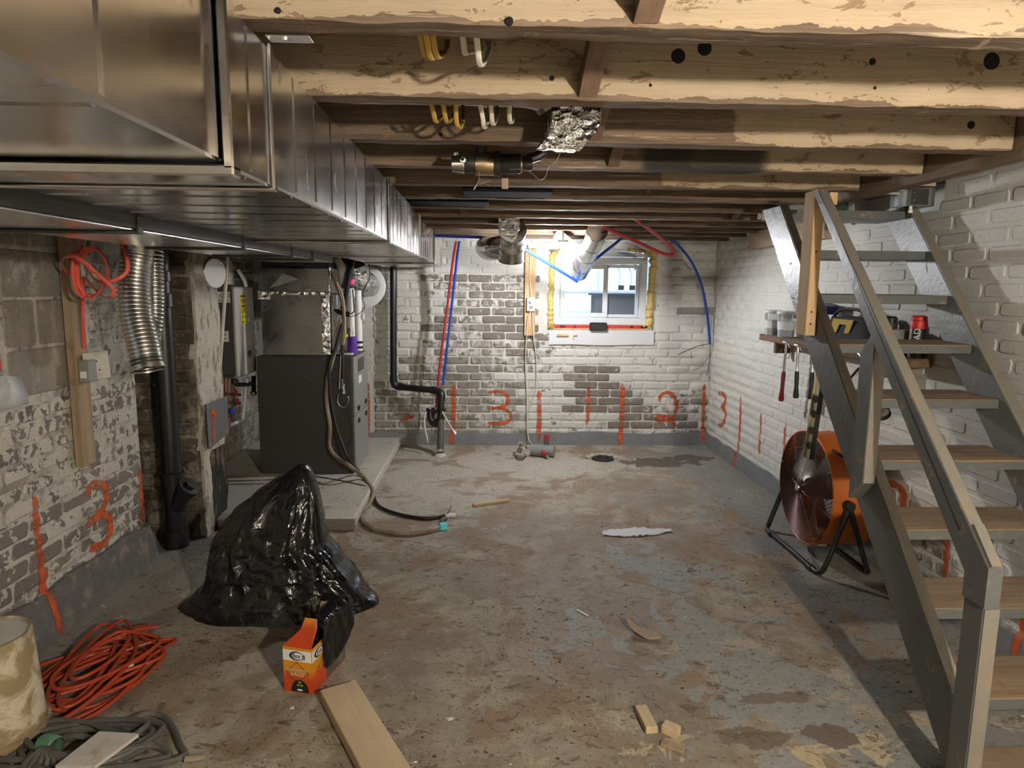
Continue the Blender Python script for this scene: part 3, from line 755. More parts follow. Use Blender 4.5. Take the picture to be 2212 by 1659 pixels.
for (px, py, w, h) in ((1203, 724, .11, .018), (1238, 724, .04, .008), (1238, 730, .01, .02)):
    q = D(px, py, YB - .052)
    MB().span((q.x, q.y, q.z - h / 2), (q.x + w, q.y + .006, q.z + h / 2), .002).build('foam_smear', M_FOAM, o)
t = MB().span((.965, YB - .075, 1.098), (1.125, YB - .030, 1.172), .008).build('speaker_block', M_BLACK)
tag(t, 'small black rectangular device on the window sill', 'device')

# outside: a window well, a neighbour's wall, a bench, pipes
M_EXTW = mat('exterior_render', (.72, .76, .80), .8, bump=.1)
M_EXTG = mat('exterior_paving', (.38, .42, .36), .9)
M_EXTB = mat('exterior_blue_siding', (.50, .60, .72), .7)
M_EXTD = mat('exterior_dark_crate', (.016, .012, .010), .95, bump=.2, spec=.05)
M_EXTP = mat('exterior_grey_pipe', (.46, .47, .49), .5)
gr = MB().span((-2.5, YB + .3, 1.06), (6.0, 14, 1.10)).build('ground', M_EXTG); tag(gr, 'grey green paving seen low through the window', 'ground', kind='structure')
ew = MB().span((-2.5, 12.0, 1.1), (7, 12.2, 2.35)).build('neighbour_wall', M_EXTW); tag(ew, 'pale rendered wall outside beyond the window', 'wall', kind='structure')
t = thing('house_front', 'pale blue house front far outside the right window pane', 'house', (2.3, 10.5, 1.1))
MB().span((1.75, 10.4, 1.1), (3.6, 10.7, 2.5)).build('wall', M_EXTB, t)
w_ = MB().span((2.28, 10.37, 1.78), (2.56, 10.41, 2.08)).build('window', M_EXTD, t)
MB().span((2.30, 10.35, 1.80), (2.41, 10.38, 2.06)).build('curtain', M_EXTW, w_)
for z in (1.42, 1.54, 1.66): MB().span((1.75, 10.385, z), (3.6, 10.40, z + .012)).build('siding_joint', M_EXTW, t)
t = thing('garden_crate', 'dark slatted crate standing right outside the window', 'crate', (1.42, 7.3, 1.1))
MB().span((1.20, 7.25, 1.16), (1.95, 7.7, 1.41), .006).build('body', M_EXTD, t)
MB().span((1.27, 7.238, 1.19), (1.9, 7.252, 1.37), .003).build('panel', mat('crate_panel', (.045, .03, .022), .95, spec=.05), t)
for x_ in (1.22, 1.85): MB().span((x_, 7.3, 1.10), (x_ + .08, 7.65, 1.16)).build('foot', M_EXTD, t)
MB().span((1.17, 7.22, 1.41), (1.98, 7.73, 1.43), .004).build('lid', M_EXTD, t)
t = thing('garden_bench', 'long pale bench slab outside the window', 'bench', (1.0, 7.9, 1.1))
MB().span((.4, 7.8, 1.43), (2.4, 8.4, 1.47), .008).build('seat', M_EXTP, t)
for x in (.6, 2.2): MB().span((x, 7.95, 1.10), (x + .08, 8.3, 1.43), .006).build('leg', M_EXTP, t)
t = MB().span((.5, 7.1, 1.12), (1.9, 7.14, 1.15), .004).build('edging_strip', M_WHITEB); tag(t, 'thin white edging strip on the ground outside the window', 'edging')
t = MB().span((1.42, 6.95, 1.10), (1.55, 7.05, 1.20), .006).build('paving_block', M_WHITEB); tag(t, 'small white block outside at the corner of the right pane', 'block')
for i, (px, g) in enumerate(((1330, 'left'), (1354, 'right'))):
    a = D(px + 12, 613, 8.6)
    r = .16
    pts = [V((a.x, 8.6, 1.47)), V((a.x, 8.6, 1.66))] + [V((a.x - r + r * cos(w), 8.6, 1.66 + r * sin(w))) for w in (.4, .8, 1.2, 1.57)] + [V((a.x - r - .2, 8.6, 1.66 + r))]
    t = thing('bent_pipe', 'grey bent pipe outside the window, the ' + g + ' one of two', 'pipe', (a.x, 8.6, 1.47), 'bent pipes outside')
    MB().tube(curve(pts, 5), .032, 12).build('tube', M_EXTP, t)
    MB().tube([V((a.x, 8.6, 1.47)), V((a.x, 8.6, 1.53))], .038, 12).build('collar', M_EXTD, t)
# near window on the left wall: only its foam, jamb and sill board come into the picture
w2 = thing('window_2', 'foamed edge of a second window at the left picture border', 'window', (-1.95, 2.1, 1.13)); w2['kind'] = 'structure'
frame_box_l = MB()
for (a, b) in (((-2.06, 1.56, 1.14), (-2.0, 2.61, 1.20)), ((-2.06, 1.56, 1.71), (-2.0, 2.61, 1.77)), ((-2.06, 1.56, 1.20), (-2.0, 1.62, 1.71)), ((-2.06, 2.55, 1.20), (-2.0, 2.61, 1.71))): frame_box_l.span(a, b, .003)
frame_box_l.build('frame', M_WHITEV, w2)
MB().span((-2.045, 1.6, 1.18), (-2.04, 2.57, 1.73)).build('pane', M_GLASS, w2)
c = [V((-1.905 + .02 * noise.noise(V((z * 9, 0, 0))), 2.625, z)) for z in [1.15 + .02 * i for i in range(28)]]
MB().tube(c, [.020 * (1 + .45 * noise.noise(V((3, i * .6, 0)))) for i in range(len(c))], 8).build('foam_bead', M_FOAM, w2)
ww = MB().span((-3.0, 1.0, .4), (-2.85, 3.2, 2.2)).span((-2.85, 1.0, .9), (-2.35, 3.2, 1.0)).span((-2.85, 2.9, 1.0), (-2.36, 3.0, 2.2)).build('added_sky_screen', M_SLAB); tag(ww, 'unseen concrete screen added to cut sky light outside the left window', 'sky screen', kind='structure')  # unseen concrete screen, added to keep sky glare out of the left window
t = thing('sill_board', 'bent white plastic sheet hanging over the sill at the left border', 'board', (-1.84, 2.45, 1.0))
mb = MB(); ny = 10
for i in range(ny + 1):
    y = 1.9 + .80 * i / ny; dz = -.02 * max(0, (i - 7)) ** 1.3
    for (x, z) in ((-1.98, 1.158), (-1.835, 1.155 + dz * .5), (-1.815, 1.135 + dz), (-1.812, 1.02 + dz * .3 + .012 * sin(i * 1.4))): mb.v.append(V((x, y, z)))
for i in range(ny):
    for j in range(3): mb.f.append((i * 4 + j, (i + 1) * 4 + j, (i + 1) * 4 + j + 1, i * 4 + j + 1))
o = mb.build('sheet', M_WHITEB, t); sm = o.modifiers.new('thick', 'SOLIDIFY'); sm.thickness = .004
q = DX(8, 790, -1.86); MB().span((-1.90, q.y - .12, q.z - .02), (-1.862, q.y + .01, q.z + .03), .008).build('red_clip', M_REDT, t)

# ================================================================== sheet-metal ducts
DXR, DXM, DXL = -.39, -.91, -1.28
t = thing('supply_duct', 'large shiny galvanised rectangular duct running along the left side', 'duct', (-.65, 2.4, 1.66))
def duct_section(parent, x0, x1, z0, z1, y0, y1, beads, m, name='duct_section', bev=.004):
    mb = MB(); mb.sharp = 25
    mb.span((x0, y0, z0), (x1, y1, z1), bev)
    sec = mb.build(name, m, parent)
    if beads:
        n = max(1, int((y1 - y0) / beads))
        for i in range(1, n):
            y = y0 + (y1 - y0) * i / n
            b = MB(); b.smooth = False; b.prism([V((x1, y - .006, z0 + .01)), V((x1 + .0022, y, z0 + .01)), V((x1, y + .006, z0 + .01))], (0, 0, z1 - z0 - .02)); b.build('side_bead', m, sec)
            b = MB(); b.smooth = False; b.prism([V((x0 + .01, y - .006, z0)), V((x0 + .01, y, z0 - .0022)), V((x0 + .01, y + .006, z0))], (x1 - x0 - .02, 0, 0)); b.build('bottom_bead', m, sec)
    return sec
ys = [-1.5, 1.05, 1.27, 2.74, 4.02, 5.1, 6.1]
for i in range(len(ys) - 1):
    g = .004 * (i % 2)
    duct_section(t, DXM, DXR + g * .6, 1.660 - g, 1.900, ys[i] + .001, ys[i + 1] - .001, (.30, .10, .15, .12, .12, .12)[i], M_DUCT)
for i, y in enumerate(ys[1:-1]):
    w = .016 if i == 0 else .010; h = .016 if i == 0 else .007
    mb = MB()
    mb.span((DXR + .003, y - w, 1.648), (DXR + .003 + h, y + w, 1.902), .003)
    mb.span((DXM, y - w, 1.655 - h), (DXR + .003 + h, y + w, 1.656), .003)
    mb.build('drive_cleat', M_DUCT, t)
t2 = thing('return_duct', 'dull grey rectangular duct hung lower beside the shiny main duct', 'duct', (-1.1, 2, 1.62))
ys2 = [-1.5, 1.84, 2.62, 3.25, 3.62, 4.1]
for i in range(len(ys2) - 1):
    duct_section(t2, DXL, DXM - .002, 1.622, 1.90, ys2[i] + .001, ys2[i + 1] - .001, 0, M_DUCT2)
    MB().span((DXL + .004, ys2[i] + .004, 1.6195), (DXM - .006, ys2[i + 1] - .004, 1.6222)).build('bottom_panel', M_DUCT, t2)
for y in ys2[1:-1]:
    MB().span((DXM - .004, y - .012, 1.612), (DXM + .004, y + .012, 1.658), .002).build('drive_cleat', M_DUCT2, t2)
    MB().span((DXL, y - .010, 1.611), (DXM - .001, y + .010, 1.6195), .002).build('drive_cleat', M_DUCT2, t2)
# hanger strap screwed under the nearest joist
q = FZ(598, 62, ZJ)
s = thing('duct_hanger', 'flat metal hanger strap screwed to the nearest joist above the duct', 'bracket', (q.x, 1.24, ZJ - .004))
MB().span((DXR + .01, 1.235, ZJ - .012), (q.x + .055, 1.268, ZJ - .009), .001).build('strap', M_STEEL, s)
MB().lathe((q.x + .01, 1.25, ZJ - .012), (0, 0, -1), ((.006, 0), (.006, .003), (0, .004)), 8).build('screw', M_STEEL, s)

# ---- round pipe runs near the back wall
def round_duct(name, label, pts, r, seams, m, cat='duct', open_end=False):
    th = thing(name, label, cat, V(pts[-1]))
    MB().tube(curve(pts, 7), r, 28, cap=not open_end).build('pipe', m, th)
    c = curve(pts, 20)
    for s_ in seams:
        i = min(len(c) - 2, int(s_ * (len(c) - 1))); a, b = c[i], c[i + 1]; d = (b - a).normalized()
        MB().tube([a - d * .007, a - d * .004, a + d * .004, a + d * .007], [r * 1.003, r * 1.035, r * 1.035, r * 1.003], 28, cap=False).build('seam_ring', m, th)
    return th
P0 = D(1105, 520, 4.82)
th = round_duct('round_duct', 'fat galvanised round pipe hanging below a foil wrapped boot', [V((P0.x, 4.60, 1.868)), V((P0.x, 4.70, 1.832)), V((P0.x, 4.79, 1.765)), V((P0.x, 4.83, 1.672))], .090, (.06, .40, .68, .97), M_PIPEMETAL)
MB().tube(curve([V((P0.x - .02, 4.86, 1.77)), V((P0.x - .11, 4.95, 1.765)), V((P0.x - .16, 5.12, 1.77)), V((P0.x - .18, 5.35, 1.79))], 8), .085, 24).build('branch_pipe', M_PIPEMETAL, th)
b0, b1 = D(1078, 472, 4.4), D(1123, 499, 4.4)
fb = MB().span((b0.x, 4.35, b1.z), (b1.x, 4.66, ZJ + .04), .012).jitter(.006, 30).build('foil_boot', M_FOIL, th)
r2 = [D(1290, 500, 4.94), D(1282, 522, 5.1), D(1268, 550, 5.35), D(1257, 576, 5.7), D(1252, 588, 6.0)]
round_duct('round_duct', 'segmented galvanised elbow pipe beside the glowing bulb', r2, [.082 * k for k in (1.05, 1, 1, .97, .97)] and .076, (.03, .3, .5, .72, .97), M_PIPEMETAL)
o = MB().beam(D(1200, 503, 5.42), D(1246, 541, 5.5), .012, .085, up=(0.3, 0, 1)).build('hanging_batten', mat('batten_grey', (.16, .165, .17), .7)); tag(o, 'pale grey flat batten slanting down next to the bulb', 'batten')

# ---- foil take-off between the joists with its round pipe
t = thing('foil_takeoff', 'crumpled foil wrapped duct take-off hanging between the joists', 'duct', D(1230, 320, 2.3))
mb = MB()
A = [D(1192, 250, 1.90), D(1298, 262, 1.90), D(1290, 282, 1.88), D(1250, 325, 1.90), D(1165, 318, 1.92), D(1188, 282, 1.92)]
Bk = [p + V((0, .13, .02)) for p in A]
top = [D(1192, 235, 2.18), D(1300, 240, 2.18)]
mb.v = A + Bk; n = len(A)
mb.f = [tuple(range(n))] + [tuple(range(2 * n - 1, n - 1, -1))] + [(i, n + i, n + (i + 1) % n, (i + 1) % n) for i in range(n)]
o = mb.build('boot', M_FOIL, t, smooth=False)
sub = o.modifiers.new('sub', 'SUBSURF'); sub.subdivision_type = 'SIMPLE'; sub.levels = sub.render_levels = 4
tx = bpy.data.textures.new('crumple', 'CLOUDS'); tx.noise_scale = .04
dm = o.modifiers.new('crumple', 'DISPLACE'); dm.texture = tx; dm.strength = .016; dm.texture_coords = 'LOCAL'
MB().span((D(1194, 250, 1.92).x, 1.905, D(1194, 258, 1.9).z), (D(1298, 250, 1.92).x, 2.05, ZS - .02), .006).jitter(.006, 35).build('collar', M_FOIL, t)
ta = [V((-.36, 1.93, 2.03)), V((.0, 1.93, 2.03)), V((.10, 1.935, 2.03)), V((.16, 1.95, 2.02)), V((.185, 1.96, 2.0))]
t = thing('joist_pipe', 'galvanised round pipe lying between the second and third joists', 'pipe', ta[0])
MB().tube(curve(ta, 8), .058, 22).build('tube', M_PIPEMETAL, t)
MB().tube([V((-.02, 1.93, 2.03)), V((.0, 1.93, 2.03))], .062, 22).build('seam_ring', M_PIPEMETAL, t)

# ---- old valve body hanging under a joist
cv = lambda px, py, y=2.36: D(px, py, y)
t = thing('pipe_coupling', 'old black pipe coupling with brass band and dangling wires', 'pipe fitting', cv(1040, 380))
ax = (cv(1150, 352) - cv(985, 352)); ax.normalize(); s0 = cv(985, 353)
def seg(name, px0, px1, r0, r1, m):
    a, b = cv(px0, 354), cv(px1, 354); return MB().tube([a, a + (b - a) * .08, b - (b - a) * .08, b], [r0 * .94, r0, r1, r1 * .94], 22).build(name, m, t)
seg('end_fitting', 976, 1003, .026, .032, M_STEEL); seg('neck', 1000, 1030, .030, .030, M_BLACKI)
seg('brass_band', 1027, 1068, .038, .038, M_BRASS); seg('flange', 1067, 1082, .042, .042, M_BLACKI); seg('body', 1080, 1124, .033, .033, M_BLACKI)
seg('clamp_ring', 1123, 1128, .030, .030, M_BRASS); seg('cap', 1127, 1150, .025, .022, M_BLACK)
MB().tube([cv(1140, 345), cv(1165, 336), cv(1178, 325)], .017, 10).build('outlet', M_BLACK, t)
MB().tube([cv(1040, 340), cv(1040, 318)], .018, 10).build('hanger', M_BLACKI, t)
MB().tube([cv(988, 340), cv(985, 330)], .010, 8).build('lug', M_STEEL, t)
MB().lathe(cv(1000, 346, 2.325), (0, -1, 0), ((.010, 0), (.010, .012), (.005, .013), (.005, .004)), 10).build('bolt', M_STEEL, t)
for pts in ([(1035, 370), (1034, 390), (1028, 402), (1023, 410)], [(1034, 388), (1045, 395), (1058, 400)], [(1036, 398), (1050, 392), (1060, 390)], [(1100, 366), (1130, 366), (1150, 375), (1165, 388), (1178, 382), (1185, 362), (1200, 350), (1210, 330)]):
    tube('wire', [cv(x, y, 2.33) for x, y in pts], .0014, M_STEEL, t, n=6, k=5)
MB().span(cv(1084, 385), cv(1098, 408) + V((0, .004, 0))).build('paper_tag', M_CARD, t)
M_MATTE = mat('matte_black_sheet', (.012, .012, .014), .95, spec=.1, bump=.1)
# dark flat ducts slung between the farther joists
for (a, b, y, lb) in (((1000, 402), (1190, 424), 3.2, 'black flat strip slung under the joists, nearer one'), ((890, 430), (1055, 444), 3.65, 'black flat strip slung under the joists, farther one left')):
    p, q = D(*a, y), D(*b, y)
    o = MB().span((p.x, y - .10, min(p.z, q.z) + .004), (q.x, y + .10, min(p.z, q.z) + .024), .003).build('flat_strip', M_MATTE); tag(o, lb, 'strip', 'black strips under the joists')

# ---- cables looped between the joists
CABLES = (('yellow cables looped between the first two joists', M_YCABLE, 1, ((918, 118), (930, 124), (944, 121))),
          ('white cables looped between the first two joists', M_WCABLE, 1, ((1004, 114), (1036, 138))),
          ('yellow cables looped between the second and third joists', M_YCABLE, 2, ((941, 262), (965, 263), (990, 274))),
          ('white cables looped between the second and third joists', M_WCABLE, 2, ((1045, 275), (1064, 268), (1102, 264))))
for (lab, m, j, lows) in CABLES:                                   # they thread the joists and sag between them
    ya, yb = JY[j] + .030, JY[j + 1] - .030; ym = (ya + yb) / 2 - .03
    t = thing('cable_loops', lab, 'cable', D(*lows[0], ym), 'cables between the joists')
    for k, (px, py) in enumerate(lows):
        c = D(px, py, ym); e = .012 * (k - 1)
        MB().tube(curve([V((c.x - .012 + e, ya, ZJ + .13)), V((c.x - .012 + e, ya + .04, ZJ + .09)), V((c.x - .004, ym - .05, c.z + .018)), c, V((c.x + .008, ym + .06, c.z + .02)), V((c.x + .02 - e, yb - .04, ZJ + .09)), V((c.x + .022 - e, yb, ZJ + .125))], 7), .0062, 8, flat=.6).build('cable', m, t)

# ---- thin red and blue water tubes
def pex(lab, m, pts, r=.0115):
    o = MB().tube(curve([D(x, y, z) for x, y, z in pts], 8), r, 10).build('water_tube', m); return tag(o, lab, 'tube', 'water tubes')
pex('red water tube dropping in front of the back wall to the waste pipe', M_RED, [(985, 523, 5.75), (979, 560, 5.95), (968, 650, 6.05), (955, 750, 6.05), (946, 832, 6.05), (943, 880, 6.05)])
pex('blue water tube dropping beside the red one to the waste pipe', M_BLUE, [(992, 523, 5.75), (987, 560, 5.95), (977, 650, 6.05), (966, 750, 6.05), (957, 832, 6.05)])
pex('blue water tube running under the joists behind the fat round pipe', M_BLUE, [(930, 508, 5.2), (985, 511, 5.25), (1040, 513, 5.3), (1085, 520, 5.34), (1135, 540, 5.42), (1190, 573, 5.55), (1240, 604, 5.7), (1246, 609, 5.72)])
pex('blue water tube rising past the window to the ceiling', M_BLUE, [(1246, 609, 5.72), (1252, 592, 5.70), (1268, 576, 5.66), (1300, 549, 5.6), (1328, 527, 5.5), (1345, 512, 5.45)])
pex('blue water tube arching down the back wall near the right corner', M_BLUE, [(1450, 518, 5.75), (1465, 530, 5.8), (1495, 568, 5.95), (1517, 622, 6.1), (1529, 690, 6.18), (1534, 744, 6.2)])
pex('red water tube looping down from the joists in the middle', M_RED, [(1340, 448, 4.45), (1352, 460, 4.5), (1400, 493, 4.8), (1440, 525, 5.1), (1456, 543, 5.2), (1452, 551, 5.22), (1425, 545, 5.2), (1375, 522, 5.1), (1322, 499, 4.95), (1305, 490, 4.9)], .0125)
for lab, pts in (('thin grey wire poking out of the corner below the blue tube', [(1535, 742, 6.2), (1510, 747, 6.17), (1485, 757, 6.12), (1465, 766, 6.1)]), ('thin grey wire trailing down the right back corner', [(1535, 745, 6.2), (1533, 780, 6.24), (1526, 812, 6.25)])):
    o = tube('loose_wire', [D(x, y, z) for x, y, z in pts], .0035, M_GREYC, n=6); tag(o, lab, 'wire')

# ================================================================== left wall: stud, boxes, cables, stack
o = MB().span((XL + .012, 3.02, .66), (XL + .052, 3.115, 1.90), .003).jitter(.002, 8).build('wall_stud', M_OLDSTUD); tag(o, 'weathered vertical wooden stud fixed to the flaking left wall', 'stud')
t = thing('junction_box', 'grey electrical box on the left stud with its cover hanging open', 'electrical box', (XL + .06, 3.06, 1.04))
a = DX(170, 778, XL + .055); 
MB().span((XL + .052, 3.03, 1.045), (XL + .10, 3.105, 1.145), .004).build('box', M_GREYEN, t)
MB().span((XL + .060, 3.027, 1.065), (XL + .088, 3.030, 1.095), .001).build('label', M_WHITEP, t)
cv_ = MB(); Rz = Matrix.Rotation(radians(-30), 3, 'Z') @ Matrix.Rotation(radians(3), 3, 'X')
p = DX(209, 790, XL + .10)
cv_.box(p, (.004, .115, .125), Rz, .0015).build('cover_plate', M_DIRTYW, t)
for dz, dy in ((.02, .0), (-.02, .01), (.0, -.015)): MB().lathe(p + Rz @ V((.002, dy, dz)), Rz @ V((1, 0, 0)), ((.004, 0), (.003, .0015), (0, .002)), 8).build('screw', M_BLACK, t)
t = thing('coral_cable', 'coral red flat cable coiled on the left wall above the electrical box', 'cable', (-1.6, 2.9, 1.3))
CP = [(262, 525, 2.95), (275, 560, 2.9), (272, 590, 2.88), (240, 607, 2.86), (205, 604, 2.9), (178, 560, 2.95), (163, 545, 2.9), (158, 590, 2.86), (170, 634, 2.84), (199, 643, 2.84), (224, 612, 2.85), (230, 573, 2.87), (213, 543, 2.9), (189, 536, 2.93), (170, 556, 2.9), (169, 606, 2.86), (186, 634, 2.86), (214, 634, 2.86), (233, 598, 2.88), (222, 552, 2.92), (200, 538, 2.94), (172, 560, 2.93), (150, 590, 2.95), (136, 575, 2.9), (136, 560, 2.84), (150, 553, 2.80), (172, 559, 2.79), (212, 593, 2.79), (243, 623, 2.80), (241, 641, 2.82), (222, 640, 2.86), (196, 615, 2.92), (180, 600, 2.97), (179, 649, 3.02), (180, 700, 3.03), (182, 752, 3.05)]
MB().tube(curve([D(*q) for q in CP], 8), .0078, 10, flat=.4).build('coil', M_CORD, t)
tube('lead', [D(181, 515, 2.95), D(172, 535, 2.93), D(160, 562, 2.88)], .0075, M_CORD, t, flat=.5)
# flexible aluminium ducts
def flex(lab, pts, r, ribs, m=M_STEEL):
    t = thing('flexible_duct', lab, 'flexible duct', pts[-1]); c = curve(pts, 60); L = len(c); step = L / ribs / 4
    rad = [r * (1.0 + (.075, .03, -.02, -.035, -.035, -.035, -.02, .03)[i % 8]) for i in range(L)]
    hz = MB().tube(c, rad, 26, cap=False); hz.sharp = 60; hz.build('hose', M_FLEX, t)
    d = (c[-1] - c[-3]).normalized()
    MB().tube([c[-1] - d * .03, c[-1] + d * .002], [r * .96, r * 1.03], 26, cap=False).build('cut_end', M_FLEX, t)
    MB().lathe(c[-1] - d * .05, d, ((0, 0), (r * .98, 0), (r * .98, .05)), 24).build('liner', M_BLACKI, t)  # black cup: the shade inside the open end is put into its colour
M_FLEX = mat('ribbed_aluminium', (.70, .69, .66), .24, 1.0, var=.12, bump=.05)
flex('ribbed aluminium flexible duct hanging in front beside the red coil', [D(300, 505, 3.0) + V((0, 0, .2)), D(300, 505, 3.0), D(297, 545, 3.0), D(291, 610, 2.98), D(295, 680, 2.95), D(310, 745, 2.92), D(322, 798, 2.90)], .066, 44)
flex('narrower ribbed aluminium duct hanging just behind the front one', [D(330, 492, 3.24) + V((0, 0, .2)), D(330, 492, 3.24), D(331, 560, 3.22), D(333, 620, 3.2), D(333, 680, 3.18), D(326, 735, 3.16)], .044, 36)
# black soil stack in the recess
SX, SY = -1.765, 3.745
t = thing('soil_stack', 'thick black soil pipe standing in the recess beside the pier', 'pipe', (SX, SY, 0))
MB().tube([(SX, SY, 0), (SX, SY, 1.9)], .052, 28).build('pipe', M_BLACKP, t)
for z, h, r in ((1.36, .07, .062), (1.50, .05, .060), (.36, .075, .064), (.0, .10, .070)):
    MB().lathe((SX, SY, z), (0, 0, 1), ((.052, -.004), (r, 0), (r, h), (.052, h + .004)), 28).build('hub', M_BLACKP, t)
MB().tube(curve([(SX, SY, .22), (SX + .05, SY - .01, .30), (SX + .085, SY - .02, .345)], 6), [.05] * 13, 22).build('cleanout_branch', M_BLACKP, t)
MB().lathe((SX + .08, SY - .018, .338), (.7, -.15, .7), ((.060, 0), (.060, .035), (.03, .036), (.03, .055), (0, .055)), 22).build('cleanout_plug', M_BLACKP, t)
MB().tube(curve([(SX - .01, SY, 1.62), (SX - .06, SY - .01, 1.70), (SX - .12, SY - .015, 1.78), (SX - .18, SY - .02, 1.83)], 6), .045, 18).build('upper_branch', M_BLACKP, t)
# metal plate with its orange mark on the pier
t = thing('metal_plate', 'sheet metal plate with an orange sprayed figure 1 on the pier', 'plate', (-1.62, 4.03, .54))
mb = MB(); mb.prism([V((-1.612, 3.880, .80)), V((-1.612, 4.195, .80)), V((-1.612, 4.190, .565)), V((-1.612, 4.10, .555)), V((-1.612, 3.885, .53))], (.004, 0, 0)).build('sheet', mat('zinc_plate', (.26, .27, .275), .38, .6, var=.2, scale=6), t)
for y, z in ((3.90, .78), (4.17, .78), (3.90, .56), (4.16, .59)): MB().lathe((-1.608, y, z), (1, 0, 0), ((.005, 0), (.004, .002), (0, .003)), 8).build('screw', M_STEEL, t)
PLATE = t
# foil-edged round cap at the top of the pier
q = DX(466, 590, -1.60)
t = thing('round_duct_end', 'pale round duct end cap with foil edge at the top of the pier', 'duct cap', q)
axn = V((.93, -.36, .0)).normalized()
MB().lathe(q - axn * .07, axn, ((.0, 0), (.088, 0), (.090, .03), (.092, .062), (.084, .070), (0, .072)), 30).build('cap', M_WHITEB, t)
MB().lathe(q - axn * .07, axn, ((.093, .012), (.096, .02), (.095, .05), (.0925, .063), (.088, .069)), 30).jitter(.002, 60).build('foil_edge', M_FOILT, t)
o = MB().tube([D(493, 530, 4.3), D(487, 620, 4.3), D(480, 720, 4.3), D(455, 1085, 4.3)], .011, 10).build('thin_pipe', M_DIRTYW); tag(o, 'thin white plastic pipe leaning beside the pier and water heater', 'pipe')

# ---- tankless water heater on the alcove wall
t = thing('water_heater', 'grey wall hung tankless water heater with yellow label', 'water heater', (-1.9, 4.98, .83))
HX = -1.748
body = MB().span((-2.10, 4.815, .845), (HX - .030, 5.15, 1.485), .006).build('body', M_GREYEND, t)
cover = MB().span((HX - .032, 4.80, .832), (HX, 5.165, 1.470), .010).build('front_cover', mat('light_grey_enamel', (.42, .415, .39), .5, bump=.03, var=.04), t)
yl = MB().span((HX, 4.885, 1.205), (HX + .0015, 4.985, 1.42)).build('warning_label', M_YELLOW, cover)
M_INK = mat('label_ink', (.03, .03, .03), .6, bump=0)
for (z, h) in ((1.405, .010), (1.375, .004), (1.362, .003), (1.333, .008), (1.312, .003), (1.300, .003), (1.288, .003), (1.262, .003), (1.25, .003), (1.222, .003)):
    MB().span((HX + .0015, 4.89, z - h / 2), (HX + .0022, 4.98, z + h / 2)).build('printed_line', M_INK, yl)
MB().span((HX, 5.02, 1.215), (HX + .0015, 5.045, 1.245)).build('sticker', M_WHITEP, cover)
bd = MB().prism([V((HX, 4.985, 1.005)), V((HX, 5.065, 1.005)), V((HX, 5.065, .975)), V((HX, 5.03, .950)), V((HX, 4.99, .97))], (.0012, 0, 0)).build('badge', M_GREYEND, cover)
gl = MB().span((-1.905, 4.8135, 1.36), (-1.792, 4.815, 1.435)).build('gas_label', M_WHITEP, body)
lettering('lettering', 'GAS', .040, (-1.828, 4.8125, 1.408), (1, 0, 0), (0, 0, 1), M_INK, gl)
for z in (1.375, 1.368): MB().span((-1.895, 4.8125, z), (-1.80, 4.8137, z + .003)).build('printed_line', M_INK, gl)
rl = MB().span((-1.915, 4.8135, 1.085), (-1.815, 4.815, 1.16)).build('rating_label', M_WHITEP, body)
for z in (1.14, 1.13, 1.105): MB().span((-1.905, 4.8125, z), (-1.83, 4.8137, z + .004)).build('printed_line', M_INK, rl)
for z, r in ((1.485, .058), (1.54, .055), (1.60, .058)):
    MB().lathe((-1.875, 4.97, z), (0, 0, 1), ((.05, 0), (r, .002), (r, .03), (.05, .033), (.05, .055)), 24).build('vent_collar', M_DIRTYW, t)
MB().tube([(-1.875, 4.97, 1.48), (-1.875, 4.97, 1.62)], .049, 22).build('vent_pipe', M_WHITEP, t)
MB().tube([(-1.80, 5.0, 1.60), (-1.775, 5.06, 1.52), (-1.77, 5.08, 1.475)], .014, 10).build('intake_lead', M_WHITEP, t)
H = lambda px, py, x=-1.82: DX(px, py, x)
MB().tube([H(507, 819), H(507, 827), H(512, 831), H(535, 831), H(545, 828)], .016, 12).build('gas_line', M_BLACKI, t)
MB().lathe(H(507, 824), (0, 0, -1), ((.0, -.02), (.024, -.018), (.026, .01), (0, .014)), 14).build('union', M_BLACKI, t)
MB().tube([H(548, 812), H(548, 845)], .017, 12).build('relief_valve', M_BLACKI, t)
MB().lathe(H(548, 845), (0, 0, -1), ((.014, 0), (.026, .006), (.028, .018), (.018, .03), (0, .033)), 16).build('relief_cap', M_STEEL, t)
MB().tube([H(533, 818), H(530, 850), H(525, 902), H(524, 908), H(515, 911), H(497, 918)], .012, 10).build('drain_pipe', M_WHITEP, t)
for px in (488, 494): MB().tube([H(px, 818), H(px, 850), H(px + 1, 925)], .010, 10).build('water_pipe', M_COPPER, t)
MB().tube([H(509, 835), H(509, 872)], .010, 10).build('water_pipe', M_COPPER, t)
for (py, m) in ((850, M_COPPER), (868, M_COPPER)):
    MB().tube([H(486, py), H(518, py + 3)], .012, 10).build('cross_pipe', m, t)
for (px, py) in ((507, 846), (511, 866)): MB().lathe(H(px, py, -1.80), (1, 0, .2), ((.0, 0), (.016, .002), (.016, .014), (0, .016)), 12).build('red_handle', M_RED, t)
MB().lathe(H(497, 888, -1.80), (1, -.2, 0), ((0, 0), (.022, .004), (.022, .02), (0, .024)), 12).build('blue_handle', M_BLUE, t)
MB().lathe(H(489, 900, -1.80), (0, -1, 0), ((0, 0), (.024, .004), (.026, .03), (0, .034)), 14).build('valve', M_BLACKI, t)
# pale boards behind the pipes
o = MB().span((-2.10, 4.78, .08), (-2.06, 4.86, .82), .002).build('backing_board', M_DIRTYW); tag(o, 'dirty white board on the alcove wall behind the heater pipes', 'board')

